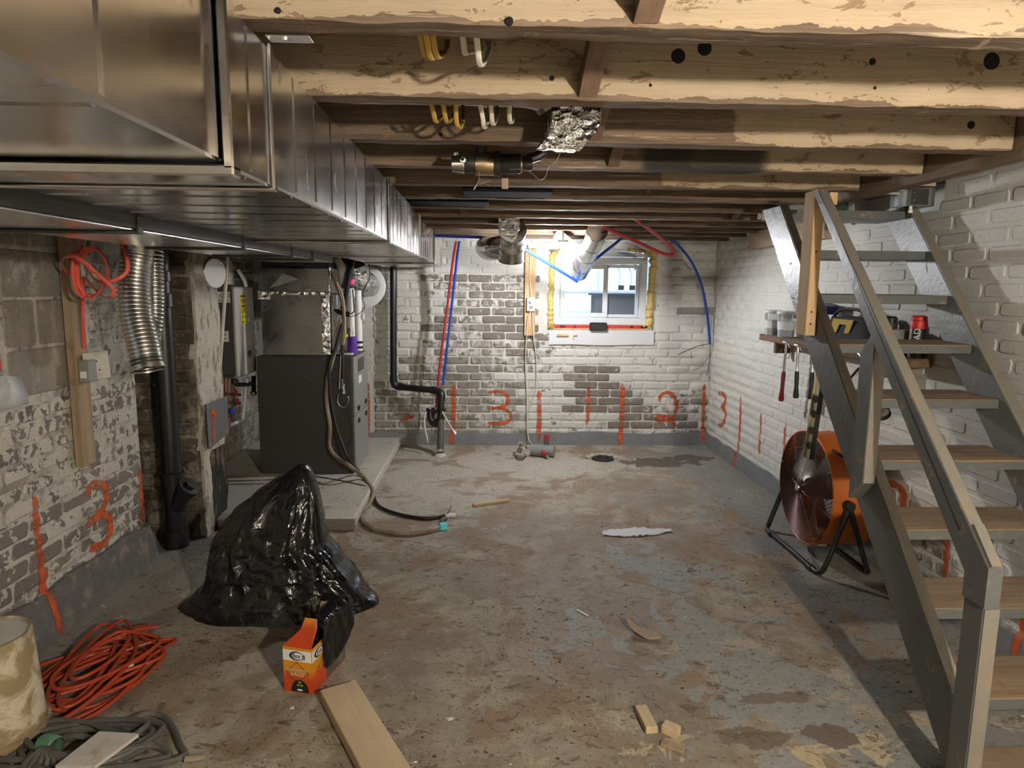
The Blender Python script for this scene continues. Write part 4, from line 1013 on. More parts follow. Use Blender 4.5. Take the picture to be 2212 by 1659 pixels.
# ---- furnace
t = thing('furnace', 'charcoal furnace cabinet standing on the concrete pad', 'furnace', (-1.33, 5.28, .07))
FX_0, FX_1, FY0, FY1, FT = -1.695, -.985, 5.0, 5.56, .962
body = MB().span((FX_0, FY0, .071), (FX_1 - .012, FY1, FT), .005).build('cabinet', M_DARKGREY, t)
for z0, z1 in ((.09, .505), (.512, FT - .004)):
    d = MB().span((FX_1 - .012, FY0 + .006, z0), (FX_1 + .006, FY1 - .006, z1), .004).build('door_panel', M_GREYEN, t)
    for y in (FY0 + .11, FY1 - .14):
        zz = z1 - .045 if z0 < .3 else z0 + .045
        MB().span((FX_1 + .006, y, zz - .018), (FX_1 + .016, y + .05, zz + .018), .003).build('handle', M_BLACK, d)
    if z0 > .3:
        MB().span((FX_1 + .006, FY0 + .15, .83), (FX_1 + .008, FY0 + .40, .93)).build('raised_panel', M_GREYEND, d)
        bl = MB().span((FX_1 + .006, FY0 + .17, .74), (FX_1 + .0075, FY0 + .29, .80)).build('badge', M_WHITEP, d)
for (px, py) in ((720, 813), (660, 813), (720, 900), (740, 900), (720, 967), (590, 900)):
    q = D(px, py, FY0); MB().lathe(q, (0, -1, 0), ((.004, 0), (.003, .002), (0, .003)), 8).build('screw', M_STEEL, body)
MB().span((FX_0 + .02, FY0 - .006, FT), (FX_1 - .2, FY1, FT + .006), .002).build('top_flange', M_GREYEND, t)
c0, c1 = D(566, 700, FY0 + .03).x, D(702, 700, FY0 + .03).x
p1 = thing('furnace_plenum', 'sheet metal plenum box with foil taped corner on top of the furnace', 'plenum', (-1.4, 5.25, FT + .006))
pb = MB()
pb.span((c0, FY0 + .03, FT + .0065), (c1 + .03, FY1 - .03, 1.425), .004).build('coil_box', M_PLEN, p1)
pb = MB(); pb.prism([V((c0, FY0 + .026, FT + .01)), V((c1 - .13, FY0 + .026, 1.42)), V((c0, FY0 + .026, 1.42))], (0, .003, 0)).build('cross_break', M_PLEN, p1)
u0, u1 = D(558, 600, FY0 + .02).x, D(713, 600, FY0 + .02).x
MB().span((u0, FY0 + .015, 1.428), (u1, FY1 - .02, 1.612), .004).build('upper_box', M_PLEN, p1)
MB().prism([V((D(580, 620, 5).x, FY0 + .011, 1.46)), V((D(610, 585, 5).x, FY0 + .011, 1.57)), V((D(645, 600, 5).x, FY0 + .011, 1.53))], (0, .004, 0)).build('cross_break', M_GREYEN, p1)
MB().span((u0, FY0 + .009, 1.412), (u1 + .004, FY0 + .016, 1.44), .003).jitter(.003, 40).build('foil_tape', M_FOILT, p1)
MB().span((c1 - .025, FY0 + .022, FT + .012), (c1 + .034, FY0 + .032, 1.42), .003).jitter(.004, 30).build('foil_tape', M_FOILT, p1)
MB().span((c1 + .022, FY0 + .024, FT + .012), (c1 + .038, FY0 + .09, 1.42), .003).jitter(.005, 30).build('foil_tape', M_FOILT, p1)
MB().span((u1 - .012, FY0 + .010, 1.44), (u1 + .006, FY0 + .05, 1.62), .003).jitter(.004, 30).build('foil_tape', M_FOILT, p1)
MB().span((u0 - .006, FY0 + .008, 1.38), (u0 + .085, FY0 + .016, 1.44), .002).jitter(.006, 22).build('foil_patch', M_FOILT, p1)
MB().span((u0 + .01, FY0 + .06, 1.613), (u1 - .02, FY1 - .04, 1.66), .003).build('neck', M_DUCT2, p1)
# vent pipes, condensate bottle and connections at the right of the plenum
g = lambda px, py, y=5.22: D(px, py, y)
t = thing('vent_pipe', 'white plastic vent pipe with black coupling and pink tape on the furnace', 'pipe', V((g(770, 765).x, 5.3, FT)))
X1, X2 = g(758, 700, 5.3).x, g(774, 700, 5.42).x
MB().tube([(X1, 5.3, FT + .01), (X1, 5.3, 1.475)], .030, 20).build('pipe', M_WHITEP, t)
MB().lathe((X1, 5.3, 1.40), (0, 0, 1), ((.03, 0), (.035, .004), (.035, .05), (.03, .054)), 20).build('collar', M_WHITEP, t)
MB().lathe((X1 + .005, 5.3, 1.465), (0, 0, 1), ((0, 0), (.031, .002), (.033, .02), (.033, .10), (.026, .11), (0, .111)), 20).build('coupling', M_BLACK, t)
MB().lathe((X1 + .005, 5.3, 1.497), (0, 0, 1), ((.0335, 0), (.0345, .004), (.0345, .034), (.0335, .037)), 20).build('pink_tape', M_PINK, t)
MB().tube(curve([(X1, 5.3, 1.57), (X1 + .005, 5.3, 1.63), (X1 - .03, 5.26, 1.70)], 5), .026, 14).build('hose', M_BLACK, t)
t = thing('vent_pipe', 'second white plastic pipe with black clamp behind the pink taped one', 'pipe', V((X2, 5.42, FT)))
MB().tube([(X2, 5.42, FT + .01), (X2, 5.42, 1.45)], .030, 20).build('pipe', M_WHITEP, t)
for z in (.99, 1.03): MB().lathe((X2, 5.42, z), (0, 0, 1), ((.031, 0), (.035, .003), (.035, .016), (.031, .019)), 20).build('clamp', M_BLACK, t)
MB().span((X2 + .03, 5.40, 1.22), (X2 + .05, 5.43, 1.27), .004).build('sensor', M_WHITEP, t)
q = V((g(762, 765, 5.16).x, 5.16, FT + .007))
t = thing('purple_canister', 'purple wrapped canister standing on top of the furnace', 'canister', q)
MB().lathe(q, (0, 0, 1), ((0, 0), (.036, .0), (.037, .02), (.035, .10), (.034, .128), (.030, .134), (0, .135)), 20).jitter(.002, 25).build('wrap', M_PURPLE, t)
MB().lathe(q + V((-.01, 0, .134)), (0, 0, 1), ((.012, 0), (.012, .02), (.018, .022), (.018, .04), (.010, .042), (.010, .062), (.02, .064), (.02, .072), (0, .073)), 14).build('valve', M_STEEL, t)
o = MB().span((g(742, 770, 5.12).x, 5.06, FT + .007), (g(764, 770, 5.12).x, 5.14, FT + .02), .003).build('control_board', M_WHITEP); tag(o, 'small white terminal block on the furnace top edge', 'device')
t = thing('white_hood', 'large round white cover with foil flexible duct behind the furnace', 'duct cover', D(797, 665, 5.95))
q = D(785, 618, 5.96); axn = V((.12, -1, .05)).normalized()
MB().lathe(q + axn * -.02, axn, ((0, 0), (.185, 0), (.192, .008), (.192, .028), (.182, .034), (.150, .036), (0, .036)), 40).build('disc', M_WHITEV, t)
MB().tube(curve([D(796, 617, 5.92), D(790, 612, 5.8), D(775, 604, 5.62), D(772, 588, 5.62), D(768, 572, 5.6)], 10), .098, 26).jitter(.008, 26).build('foil_hose', M_FOIL, t)
t = thing('plenum_elbow', 'grey elbow pipe between plenum and ducts above the furnace', 'pipe', g(735, 600, 5.35))
MB().tube(curve([g(728, 555, 5.3), g(738, 575, 5.33), g(742, 600, 5.35), g(742, 620, 5.36)], 6), .042, 18).build('pipe', M_DIRTYW, t)
o = MB().span((c1 + .04, 5.06, FT + .007), (c1 + .088, 5.5, 1.42), .004).build('filter_housing', M_PLEN); tag(o, 'galvanised side cabinet between the plenum and the white pipes', 'cabinet')
MB().tube([g(720, 668, 5.08), g(738, 676, 5.06), g(755, 679, 5.06)], .018, 12).build('drain_stub', M_BLACK, o)
# cables and hoses down the front of the furnace
def cable(lab, pts, r, m, cat='cable'):
    o = MB().tube(curve([D(*q) for q in pts], 8), r, 9).build('hanging_cable', m); return tag(o, lab, cat, 'cables at the furnace')
cable('brown wire bundle running down beside the plenum', [(716, 588, 5.1), (724, 610, 5.02), (735, 640, 5.0), (741, 670, 4.99), (741, 710, 4.99), (738, 745, 4.98)], .011, mat('brown_wires', (.16, .09, .04), .5))
cable('white wire running down the furnace front', [(728, 610, 4.99), (741, 640, 4.97), (745, 680, 4.97), (745, 730, 4.97), (737, 765, 4.96), (735, 800, 4.95), (733, 840, 4.95)], .0045, M_WCABLE)
cable('black cable looping from the duct past the vent pipes', [(798, 570, 5.1), (798, 600, 5.1), (786, 625, 5.1), (783, 645, 5.1), (788, 662, 5.1), (775, 678, 5.08), (755, 684, 5.05), (735, 680, 5.04)], .003, M_BLACK)
cable('black tube dropping from the pink taped coupling', [(762, 625, 5.16), (764, 655, 5.14), (765, 672, 5.12), (758, 678, 5.08)], .005, M_BLACK)
cable('thin black wire along the foil corner of the plenum', [(709, 575, 5.0), (712, 600, 4.99), (716, 630, 4.99), (718, 660, 5.0)], .003, M_BLACK)
cable('thick black hose from above the plenum to the vent pipe', [(762, 560, 5.25), (755, 590, 5.2), (750, 620, 5.17), (745, 650, 5.12), (740, 668, 5.1)], .020, M_BLACK)
o = MB().lathe(D(748, 725, 4.96), (.3, -1, 0), ((0, 0), (.014, .002), (.014, .012), (0, .014)), 10).build('yellow_tag', M_YELLOW); tag(o, 'small yellow tag on the wires beside the plenum', 'tag')
t = thing('gas_pipe', 'hanging gas connector with wire loops in front of the furnace', 'pipe', D(738, 860, 4.95))
MB().tube([D(740, 745, 4.96), D(741, 790, 4.95), D(740, 818, 4.95)], .011, 10).build('pipe', M_BLACKI, t)
MB().lathe(D(741, 818, 4.95), (0, 0, -1), ((.012, 0), (.022, .008), (.024, .03), (.018, .045), (.012, .05), (.012, .085), (.017, .09), (.017, .11), (0, .112)), 14).build('union', M_STEEL, t)
MB().lathe(D(745, 824, 4.93), (.8, -.5, 0), ((.018, 0), (.02, .01), (.012, .02)), 14).build('ring', M_BLACKI, t)
tube('wire_loop', [D(x, y, 4.945) for x, y in ((733, 848), (729, 862), (732, 874), (741, 880), (750, 874), (753, 862), (751, 856))], .0036, M_STEEL, t, n=7)
tube('thin_wire', [D(x, y, 4.96) for x, y in ((739, 850), (743, 870), (753, 900), (760, 930), (761, 950), (755, 958))], .002, M_BLACK, t, n=6)
MB().lathe(D(753, 958, 4.95), (0, 0, -1), ((0, 0), (.012, .004), (.012, .018), (0, .022)), 10).build('plug', M_BLACK, t)
t = thing('condensate_hose', 'clear brown hose with cyan taped end lying across the floor', 'hose', FZ(860, 1150))
hp = [D(735, 690, 4.98), D(726, 745, 4.95), D(716, 790, 4.94), D(707, 820, 4.93), D(706, 870, 4.93), D(713, 920, 4.92), D(712, 965, 4.9), D(730, 990, 4.85), D(755, 1006, 4.75), FZ(785, 1030, .09), FZ(805, 1060, .06), FZ(800, 1085, .02), FZ(785, 1105, .016), FZ(785, 1125, .016), FZ(810, 1142, .016), FZ(860, 1152, .016), FZ(910, 1150, .016), FZ(948, 1140, .016)]
MB().tube(curve(hp, 10), .0145, 12).build('tube', M_HOSE, t)
e = FZ(957, 1137, .018); MB().box(e, (.055, .05, .042), Matrix.Rotation(.3, 3, 'Z'), .008).build('cyan_tape', M_CYAN, t)
t = thing('drain_hose', 'black hose lying on the floor beside the clear one', 'hose', FZ(860, 1100))
hp = [D(738, 700, 4.96), D(726, 750, 4.92), D(712, 790, 4.90), D(714, 850, 4.89), D(722, 900, 4.87), D(735, 950, 4.84), D(752, 990, 4.78), FZ(775, 1018, .10), FZ(800, 1052, .055), FZ(812, 1085, .014), FZ(830, 1100, .012), FZ(870, 1113, .012), FZ(920, 1120, .012), FZ(960, 1114, .012)]
MB().tube(curve(hp, 10), .0115, 12).build('tube', M_BLACK, t)
tube('stray_end', [FZ(960, 1114, .012), FZ(970, 1105, .03), FZ(974, 1092, .05)], .0028, M_BLACK, t, n=6)
MB().span(FZ(962, 1118, .001), FZ(985, 1108, .02), .003).build('hose_end', M_WHITEP, t)
o = MB().box(FZ(958, 1122, .014), (.05, .03, .026), Matrix.Rotation(.6, 3, 'Z'), .008).jitter(.004, 40).build('rubble_bit', M_BANDL); tag(o, 'small dark lump beside the hose ends', 'rubble')
o = tube('floor_wire', [FZ(x, y, .073) for x, y in ((660, 1026), (700, 1032), (740, 1039), (790, 1050))], .004, M_BLACK, n=6); tag(o, 'thin black wire lying across the concrete pad', 'wire')

# ---- black waste pipe on the back wall
t = thing('waste_pipe', 'black plastic waste pipe with trap in front of the back wall', 'pipe', FZ(950, 985))
foot = FZ(951, 985); YP = 6.19
pts = [D(850, 545, YP), D(850, 815, YP)]
MB().tube(pts, .031, 18).build('riser', M_BLACKP, t)
el = [D(850, 810, YP), D(851, 826, YP), D(858, 834, YP), D(872, 836, YP - .01)]
MB().tube(curve(el, 6), .035, 16).build('elbow', M_BLACKP, t)
MB().tube([D(866, 836, YP - .01), D(940, 843, YP - .12)], .030, 16).build('arm', M_BLACKP, t)
el = [D(932, 842, YP - .11), D(946, 845, YP - .13), D(953, 853, YP - .15), D(953, 866, YP - .17)]
MB().tube(curve(el, 6), .036, 16).build('elbow', M_BLACKP, t)
MB().tube([D(953, 862, YP - .17), D(953, 905, YP - .22)], .030, 16).build('drop', M_BLACKP, t)
tp = [D(930, 883, YP - .18), D(930, 900, YP - .19), D(934, 911, YP - .2), D(942, 914, YP - .21), D(950, 909, YP - .22), D(953, 896, YP - .22)]
MB().tube(curve(tp, 7), .034, 16).build('trap', M_BLACKP, t)
for (px, py) in ((930, 888), (953, 888), (941, 893)): MB().lathe(D(px, py, YP - .2), (0, 0, 1), ((.036, 0), (.041, .004), (.041, .022), (.036, .026)), 16).build('slip_nut', M_BLACKP, t)
MB().lathe(D(938, 914, YP - .2), (0, 0, -1), ((.028, 0), (.030, .01), (.022, .03), (.0, .032)), 14).build('drain_plug', M_STEEL, t)
MB().tube([D(953, 905, YP - .22), foot + V((0, 0, .04)), foot], .030, 18).build('floor_riser', M_GREYC, t)
MB().lathe(foot, (0, 0, 1), ((.034, .045), (.036, .06), (.034, .07)), 18).build('hose_clamp', M_STEEL, t)
MB().lathe(foot, (0, 0, 1), ((.0, .0), (.055, .001), (.045, .02), (.034, .03)), 18).build('cement_collar', M_SLAB, t)
for pts, lb in (([(931, 882, 6.0), (922, 888, 5.98), (917, 905, 5.95), (918, 925, 5.92), (922, 945, 5.9), (924, 958, 5.88)], 'braided white supply hose hanging left of the trap'), ([(947, 875, 6.0), (953, 885, 5.97), (964, 905, 5.93), (975, 924, 5.9), (984, 938, 5.88)], 'braided white supply hose hanging right of the trap')):
    th = thing('supply_hose', lb, 'hose', D(*pts[-1]), 'supply hoses at the trap')
    MB().tube(curve([D(*q) for q in pts], 8), .008, 9).build('hose', M_WCABLE, th)
    a, b = D(*pts[-2]), D(*pts[-1]); MB().tube([a.lerp(b, .5), b], .012, 10).build('nut', M_STEEL, th)
# ---- stud with an outlet left of the window
o = MB().span((D(1134, 600, YB - .05).x, YB - .052, 1.045), (D(1157, 600, YB - .05).x, YB - .013, 1.84), .002).build('window_stud', M_STUDB); tag(o, 'pale new wooden stud fixed to the back wall beside the window', 'stud')
t = thing('power_outlet', 'white outlet box on the pale stud beside the window', 'outlet', D(1147, 672, YB - .09))
a, b = D(1138, 642, YB - .07), D(1155, 672, YB - .07)
MB().span((a.x, YB - .10, b.z), (b.x, YB - .053, a.z), .005).build('box', M_WHITEP, t)
MB().lathe(D(1146, 651, YB - .10), (0, -1, 0), ((0, 0), (.018, 0), (.018, .02), (.012, .024), (0, .024)), 14).build('plug', M_DIRTYW, t)
MB().span(D(1143, 660, YB - .101) - V((.0, .001, .0)), D(1151, 668, YB - .101) + V((0, .001, 0))).build('socket', M_GREYEN, t)
for lb, pts in (('white cable running down the pale stud to the outlet', [(1143, 530, 6.2), (1145, 560, 6.215), (1144, 600, 6.215), (1146, 625, 6.21), (1147, 642, 6.2)]), ('white cord hanging from the outlet to the floor', [(1147, 672, 6.19), (1140, 690, 6.2), (1138, 720, 6.22), (1135, 780, 6.24), (1138, 850, 6.24), (1139, 920, 6.22), (1143, 952, 6.17), (1149, 958, 6.12)]), ('thin white cord hanging below the outlet on the right', [(1150, 672, 6.2), (1152, 720, 6.22), (1158, 770, 6.24), (1158, 830, 6.25), (1150, 860, 6.25), (1142, 880, 6.25)])):
    o = MB().tube(curve([D(*q) for q in pts], 6), .005, 7).build('white_cable', M_WCABLE); tag(o, lb, 'cord')

# ================================================================== staircase
SXL, SXR = 1.40, 2.10
stair = thing('staircase', 'steep open grey painted wooden basement staircase', 'staircase', (1.75, 1.7, 0))
def plank_yz(x0, x1, poly):
    mb = MB(); mb.sharp = 30
    mb.prism([V((x0, y, z)) for y, z in poly], (x1 - x0, 0, 0)); return mb
SLOPE = 1.112
up = lambda z: 2.643 + (z - 1.22) / SLOPE           # upper arris of the stringers
lo = lambda z: up(z) + .215
POLY = [(up(1.885), 1.885), (lo(1.885), 1.885), (lo(.9), .9), (lo(.0), 0.0), (1.66, .0), (1.70, .10), (1.785, .205), (up(.30), .30), (up(1.1), 1.1)]
for x0, x1 in ((SXL, SXL + .042), (SXR - .075, SXR - .025)):
    o = plank_yz(x0, x1, POLY).build('stringer', M_STAIR, stair)
    bv = o.modifiers.new('bevel', 'BEVEL'); bv.width = .003; bv.segments = 1
    # dusty upper edge strip follows the arris
    mb = MB(); a, b = V(((x0 + x1) / 2, up(.31) - .0012, .31)), V(((x0 + x1) / 2, up(1.875) - .0012, 1.875))
    mb.beam(a, b, x1 - x0 - .004, .002, up=(0, -.74, .67)).build('worn_edge', M_STAIRD, o)
for i in range(10):
    z = 1.87 - .2 * i; y = 3.252 - .179 * i
    if i == 9: y += .0
    xe = SXR - .076
    tr = MB(); n = 14; vs = []; fs = []
    prof = ((0, -.042), (.0, -.006), (.006, .0), (.12, -.002), (.225, 0), (.225, -.042))
    for k in range(n + 1):
        x = SXL + .043 + (xe - SXL - .044) * k / n
        wear = .006 * max(0, noise.noise(V((x * 7, i * 3.7, 0)))) + .004
        for j, (dy, dz) in enumerate(prof):
            w = wear if j in (1, 2) else 0
            vs.append(V((x, y + dy + w * .6, z + dz - (w if j == 2 else 0))))
    m = len(prof)
    for k in range(n):
        for j in range(m): fs.append((k * m + j, (k + 1) * m + j, (k + 1) * m + (j + 1) % m, k * m + (j + 1) % m))
    fs += [tuple(range(m)), tuple(n * m + j for j in range(m))]
    tr.add(vs, fs); tr.sharp = 25
    t = tr.build('tread', M_TREAD if i > 2 else M_STAIR, stair)
    MB().span((SXL + .0435, y - .0018, z - .042), (xe - .001, y + .004, z - (.011 if i > 2 else .004)), .001).jitter(.001, 40).build('painted_nosing', M_STAIR, t)
# posts and rail on the outer face
RX0, RX1 = 1.352, 1.398
o = MB().span((RX0, 1.665, 0.0), (RX1, 1.742, .635), .003).build('newel_post', M_STAIR, stair)
MB().span((RX0 + .002, 1.662, .005), (RX1 - .002, 1.6655, .63)).build('worn_edge', M_STAIRD, o)
o = plank_yz(RX0, RX1, [(2.285, .80), (2.365, .72), (2.365, 1.26), (2.285, 1.36)]).build('baluster', M_STAIR, stair)
MB().span((RX0 + .002, 2.2815, .80), (RX1 - .002, 2.2855, 1.35)).build('worn_edge', M_STAIRD, o)
rl = lambda z: 1.728 + (z - .69) / 1.115          # lower arris of the rail
rl_z = lambda y: .69 + (y - 1.728) * 1.115
dn = V((0, -.744, .668)) * .092
A, B = V((0, rl(.60), .60)), V((0, rl(1.885), 1.885))
o = plank_yz(RX0 - .006, RX1 - .010, [(1.742, rl_z(1.742)), (B.y, B.z), (B.y + dn.y * .55, 1.885), (1.657, rl_z(1.657 - dn.y) + dn.z), (1.657, .636), (1.742, .636)]).build('handrail', M_STAIR, stair)
mb = MB(); mb.beam(V((RX0 + .015, 1.658, rl_z(1.658 - dn.y) + dn.z)) + V((0, -.001, .001)), V((RX0 + .015, B.y + dn.y * .55, 1.885)) + V((0, -.001, .001)), .036, .002, up=(0, -.744, .668)).build('worn_edge', M_STAIRD, o)
mb = MB(); a = A.lerp(B, .14) + dn * .5; b = A.lerp(B, .98) + dn * .42
mb.beam(V((RX0 - .0062, a.y, a.z)), V((RX0 - .0062, b.y, b.z)), .0008, .0035, up=(0, -.744, .668)).build('crack', M_BLACK, o)
MB().beam(V((RX0 + .012, 1.655, rl_z(1.655 - dn.y) + dn.z + .008)), V((RX0 + .012, 1.735, rl_z(1.735 - dn.y) + dn.z + .008)), .028, .012, up=(0, -.744, .668)).build('splice_block', M_STAIRD, o)
o = MB().span((1.352, 2.795, 1.293), (1.394, 2.888, 1.893), .002)
o = o.build('hanger_post', M_LUMBER, stair); o['label'] = 'bare new wooden post at the top of the stairs'
for dz in (.05, .10, .35, .53): MB().lathe((1.3725 + .008 * (dz - .2), 2.795, 1.293 + dz), (0, -1, 0), ((.0045, 0), (.003, .001), (0, .0012)), 8).build('nail', M_BLACK, o)
MB().span((1.396, 2.76, 1.83), (1.43, 2.83, 1.88), .002).build('wood_block', M_LUMBER, stair)
# ---- electrical box and blocks at the head of the stairs
q0, q1 = D(1942, 406, 3.27), D(2026, 440, 3.22)
t = thing('metal_junction_box', 'galvanised electrical box at the head of the stairs', 'electrical box', V((q1.x, 3.25, 1.875)))
bx0, bx1 = D(1968, 420, 3.2).x, D(2022, 420, 3.2).x
MB().span((bx0, 3.2, 1.886), (min(bx1, XR - .012), 3.32, 1.972), .003).build('box', M_STEEL, t)
MB().span((bx0 + .004, 3.196, 1.892), (bx0 + .085, 3.2, 1.966), .001).build('cover', M_DUCT2, t)
for dx, dz in ((.015, .02), (.015, .055)): MB().lathe((bx0 + dx, 3.196, 1.892 + dz), (0, -1, 0), ((.005, 0), (.004, .002), (0, .003)), 8).build('screw', M_STEEL, t)
MB().span((D(1942, 420, 3.26).x, 3.22, 1.89), (bx0 - .002, 3.33, 1.965), .004).jitter(.002, 30).build('side_box', M_GLASSC, t)
MB().lathe((bx0 + .01, 3.21, 1.886), (0, 0, -1), ((.008, 0), (.008, .018), (.011, .02), (.011, .032), (0, .034)), 10).build('switch_knob', M_WHITEP, t)
tube('cable', [D(1918, 388, 3.2), D(1902, 398, 3.2), D(1900, 408, 3.2), D(1910, 416, 3.22), D(1942, 418, 3.25)], .0062, M_WCABLE, t)
a, b = D(1990, 388, 3.2), D(2026, 402, 3.2)
o = MB().span((a.x, 3.2, b.z), (min(b.x, XR - .012), 3.30, a.z), .002).build('packing_block', M_LUMBERY); tag(o, 'pale wood packing block above the galvanised electrical box', 'wood block')

# ================================================================== shelf on the right wall and its tools
SH = 1.168
t = thing('wall_shelf', 'narrow old wooden shelf on the white wall behind the stairs', 'shelf', (2.05, 3.95, SH - .05))
MB().span((2.0, 3.10, SH - .045), (XR - .012, 4.84, SH), .003).jitter(.003, 9).build('board', wood('shelf_wood', (.20, .12, .07), (.10, .06, .04), 1, stain=(.30, .25, .2)), t)
for y in (3.3, 4.0, 4.6): MB().span((2.02, y, SH - .12), (XR - .012, y + .03, SH - .045), .002).build('bracket', MATS['shelf_wood'], t)
S = lambda px, py, x=2.06: DX(px, py, x)
def tub(lab, px0, px1, py0, py1, x, tint):
    a, b = S(px0, py1, x), S(px1, py0, x); yc = (a.y + b.y) / 2; r = abs(a.y - b.y) / 2; h = b.z - SH + .0
    r = min(r, .062)
    t = thing('plastic_tub', lab, 'container', (x, yc, SH), 'tubs on the shelf')
    MB().lathe((x, yc, SH + .001), (0, 0, 1), ((0, 0), (r * .82, 0), (r * .86, .01), (r * .98, .15), (r, .16)), 20).build('jar', M_GLASSC, t)
    MB().lathe((x, yc, SH + .004), (0, 0, 1), ((0, 0), (r * .78, .001), (r * .84, .07), (0, .075)), 16).build('contents', tint, t)
    MB().lathe((x, yc, SH + .155), (0, 0, 1), ((r * .96, 0), (r * 1.07, .002), (r * 1.07, .018), (r * .9, .022), (0, .022)), 20).build('lid', M_WHITEP, t)
    MB().lathe((x, yc, SH + .05), (0, 0, 1), ((r * .91, 0), (r * .955, .055)), 20).build('paper_label', M_WHITEB, t)
tub('clear plastic tub with white lid at the far end of the shelf', 1657, 1684, 672, 720, 2.05, M_DIRTYW)
tub('clear plastic tub with blue label standing nearer the stair stringer', 1685, 1714, 668, 722, 2.05, mat('tub_blue_grey', (.30, .34, .42), .5))
# tool bag
q = S(1832, 700, 2.04)
t = thing('tool_bag', 'black tool bag with yellow panel on the shelf', 'bag', (2.05, q.y, SH))
y0, y1 = S(1884, 700, 2.04).y, S(1785, 700, 2.04).y
mb = MB(); ring = []
for j in range(9):
    f = j / 8
    for i in range(20):
        a_ = 2 * pi * i / 20; sx = abs(cos(a_)) ** .5 * (1 if cos(a_) > 0 else -1); sy = abs(sin(a_)) ** .5 * (1 if sin(a_) > 0 else -1)
        w = 1 - .22 * f ** 2 + .03 * noise.noise(V((i, j, 2)))
        mb.v.append(V((2.066 + .055 * sx * w, (y0 + y1) / 2 + (y1 - y0) / 2 * sy * w, SH + .001 + .165 * f + .012 * noise.noise(V((i * .4, f * 3, 5))))))
for j in range(8):
    for i in range(20): mb.f.append((j * 20 + i, j * 20 + (i + 1) % 20, (j + 1) * 20 + (i + 1) % 20, (j + 1) * 20 + i))
mb.f += [tuple(range(20))[::-1], tuple(160 + i for i in range(20))]
mb.build('body', mat('black_nylon', (.012, .012, .013), .8, bump=.3, bscale=150), t)
M_YP = mat('yellow_nylon', (.42, .28, .03), .7)
pz = lambda px, py: V((2.0055, S(px, py, 2.005).y, S(px, py, 2.005).z))
mb = MB(); mb.prism([pz(1800, 688), pz(1843, 692), pz(1832, 720), pz(1822, 720), pz(1828, 702), pz(1812, 700), pz(1805, 718), pz(1790, 717)], (.004, 0, 0)).build('yellow_panel', M_YP, t)
MB().tube(curve([(2.05, y0 + .05, SH + .15), (2.045, y0 + .12, SH + .205), (2.045, (y0 + y1) / 2, SH + .215), (2.045, y1 - .12, SH + .20), (2.05, y1 - .05, SH + .15)], 8), .009, 8).build('handle', M_BLACK, t)
q = S(1780, 664, 2.06)
o = MB().box((2.06, q.y + .03, SH + .215), (.07, .26, .05), Matrix.Rotation(.12, 3, 'X'), .003).build('blue_box', mat('dark_blue_card', (.025, .03, .13), .5)); tag(o, 'dark blue box lying on top of the tool bag', 'box')
for dz_, l_ in ((.010, .07), (-.002, .05)): MB().span((2.0235, q.y - .03, SH + .214 + dz_), (2.0248, q.y - .03 + l_, SH + .218 + dz_)).build('printed_line', M_WHITEB, o)
# bottles, tape and foam can
def can(name, lab, cat, y, x, r, h, m, cap_m, cap_h=.03, txt=None):
    t = thing(name, lab, cat, (x, y, SH), 'cans and bottles on the shelf')
    MB().lathe((x, y, SH + .001), (0, 0, 1), ((0, 0), (r, 0), (r, h), (r * .93, h + .006), (r * .6, h + .018), (r * .55, h + .02)), 22).build('body', m, t)
    MB().lathe((x, y, SH + h + .006), (0, 0, 1), ((r * .95, -.002), (r * .96, cap_h * .7), (r * .7, cap_h), (0, cap_h)), 20).build('cap', cap_m, t)
    return t
ty = S(1985, 700, 2.06).y
t = can('foam_can', 'black spray can with red cap and white lettering at the near shelf end', 'spray can', ty, 2.06, .036, .175, M_BLACK, M_REDT, .022)
MB().lathe((2.06, ty, SH + .176), (0, 0, 1), ((.0365, -.036), (.0368, -.034), (.0368, .0), (.036, .002)), 22).build('red_band', M_REDT, t)
lettering('lettering', 'QUAD', .040, (2.06 - .6 * .0372, ty - .8 * .0372, SH + .085), (0, 0, 1), (-.8, .6, 0), M_WHITEB, t)
MB().beam((2.06 - .0368, ty + .004, SH + .01), (2.06 - .0368, ty + .004, SH + .13), .004, .0012, up=(-1, 0, 0)).build('printed_line', M_DIRTYW, t)
ty = S(1925, 690, 2.05).y
can('dark_bottle', 'dark brown bottle with black cap beside the spray can', 'bottle', ty, 2.05, .032, .15, mat('brown_bottle', (.05, .03, .018), .25), M_BLACK, .035)
ty = S(1950, 700, 2.05).y
o = MB().span((2.02, ty - .032, SH + .001), (2.085, ty + .03, SH + .13), .006).build('grey_carton', mat('grey_carton', (.20, .185, .165), .6)); tag(o, 'grey carton between the brown bottle and the spray can', 'carton')
ty = S(1908, 690, 2.07).y
can('steel_tin', 'shiny tin behind the brown bottle on the shelf', 'tin', ty, 2.075, .030, .16, M_STEEL, M_STEEL, .01)
o = MB().lathe((2.055, S(1868, 720, 2.05).y, SH + .028), (.9, -.3, .1), ((.012, -.014), (.028, -.014), (.028, .014), (.012, .014)), 20).build('tape_roll', M_DIRTYW); tag(o, 'roll of pale tape lying beside the tool bag', 'tape')
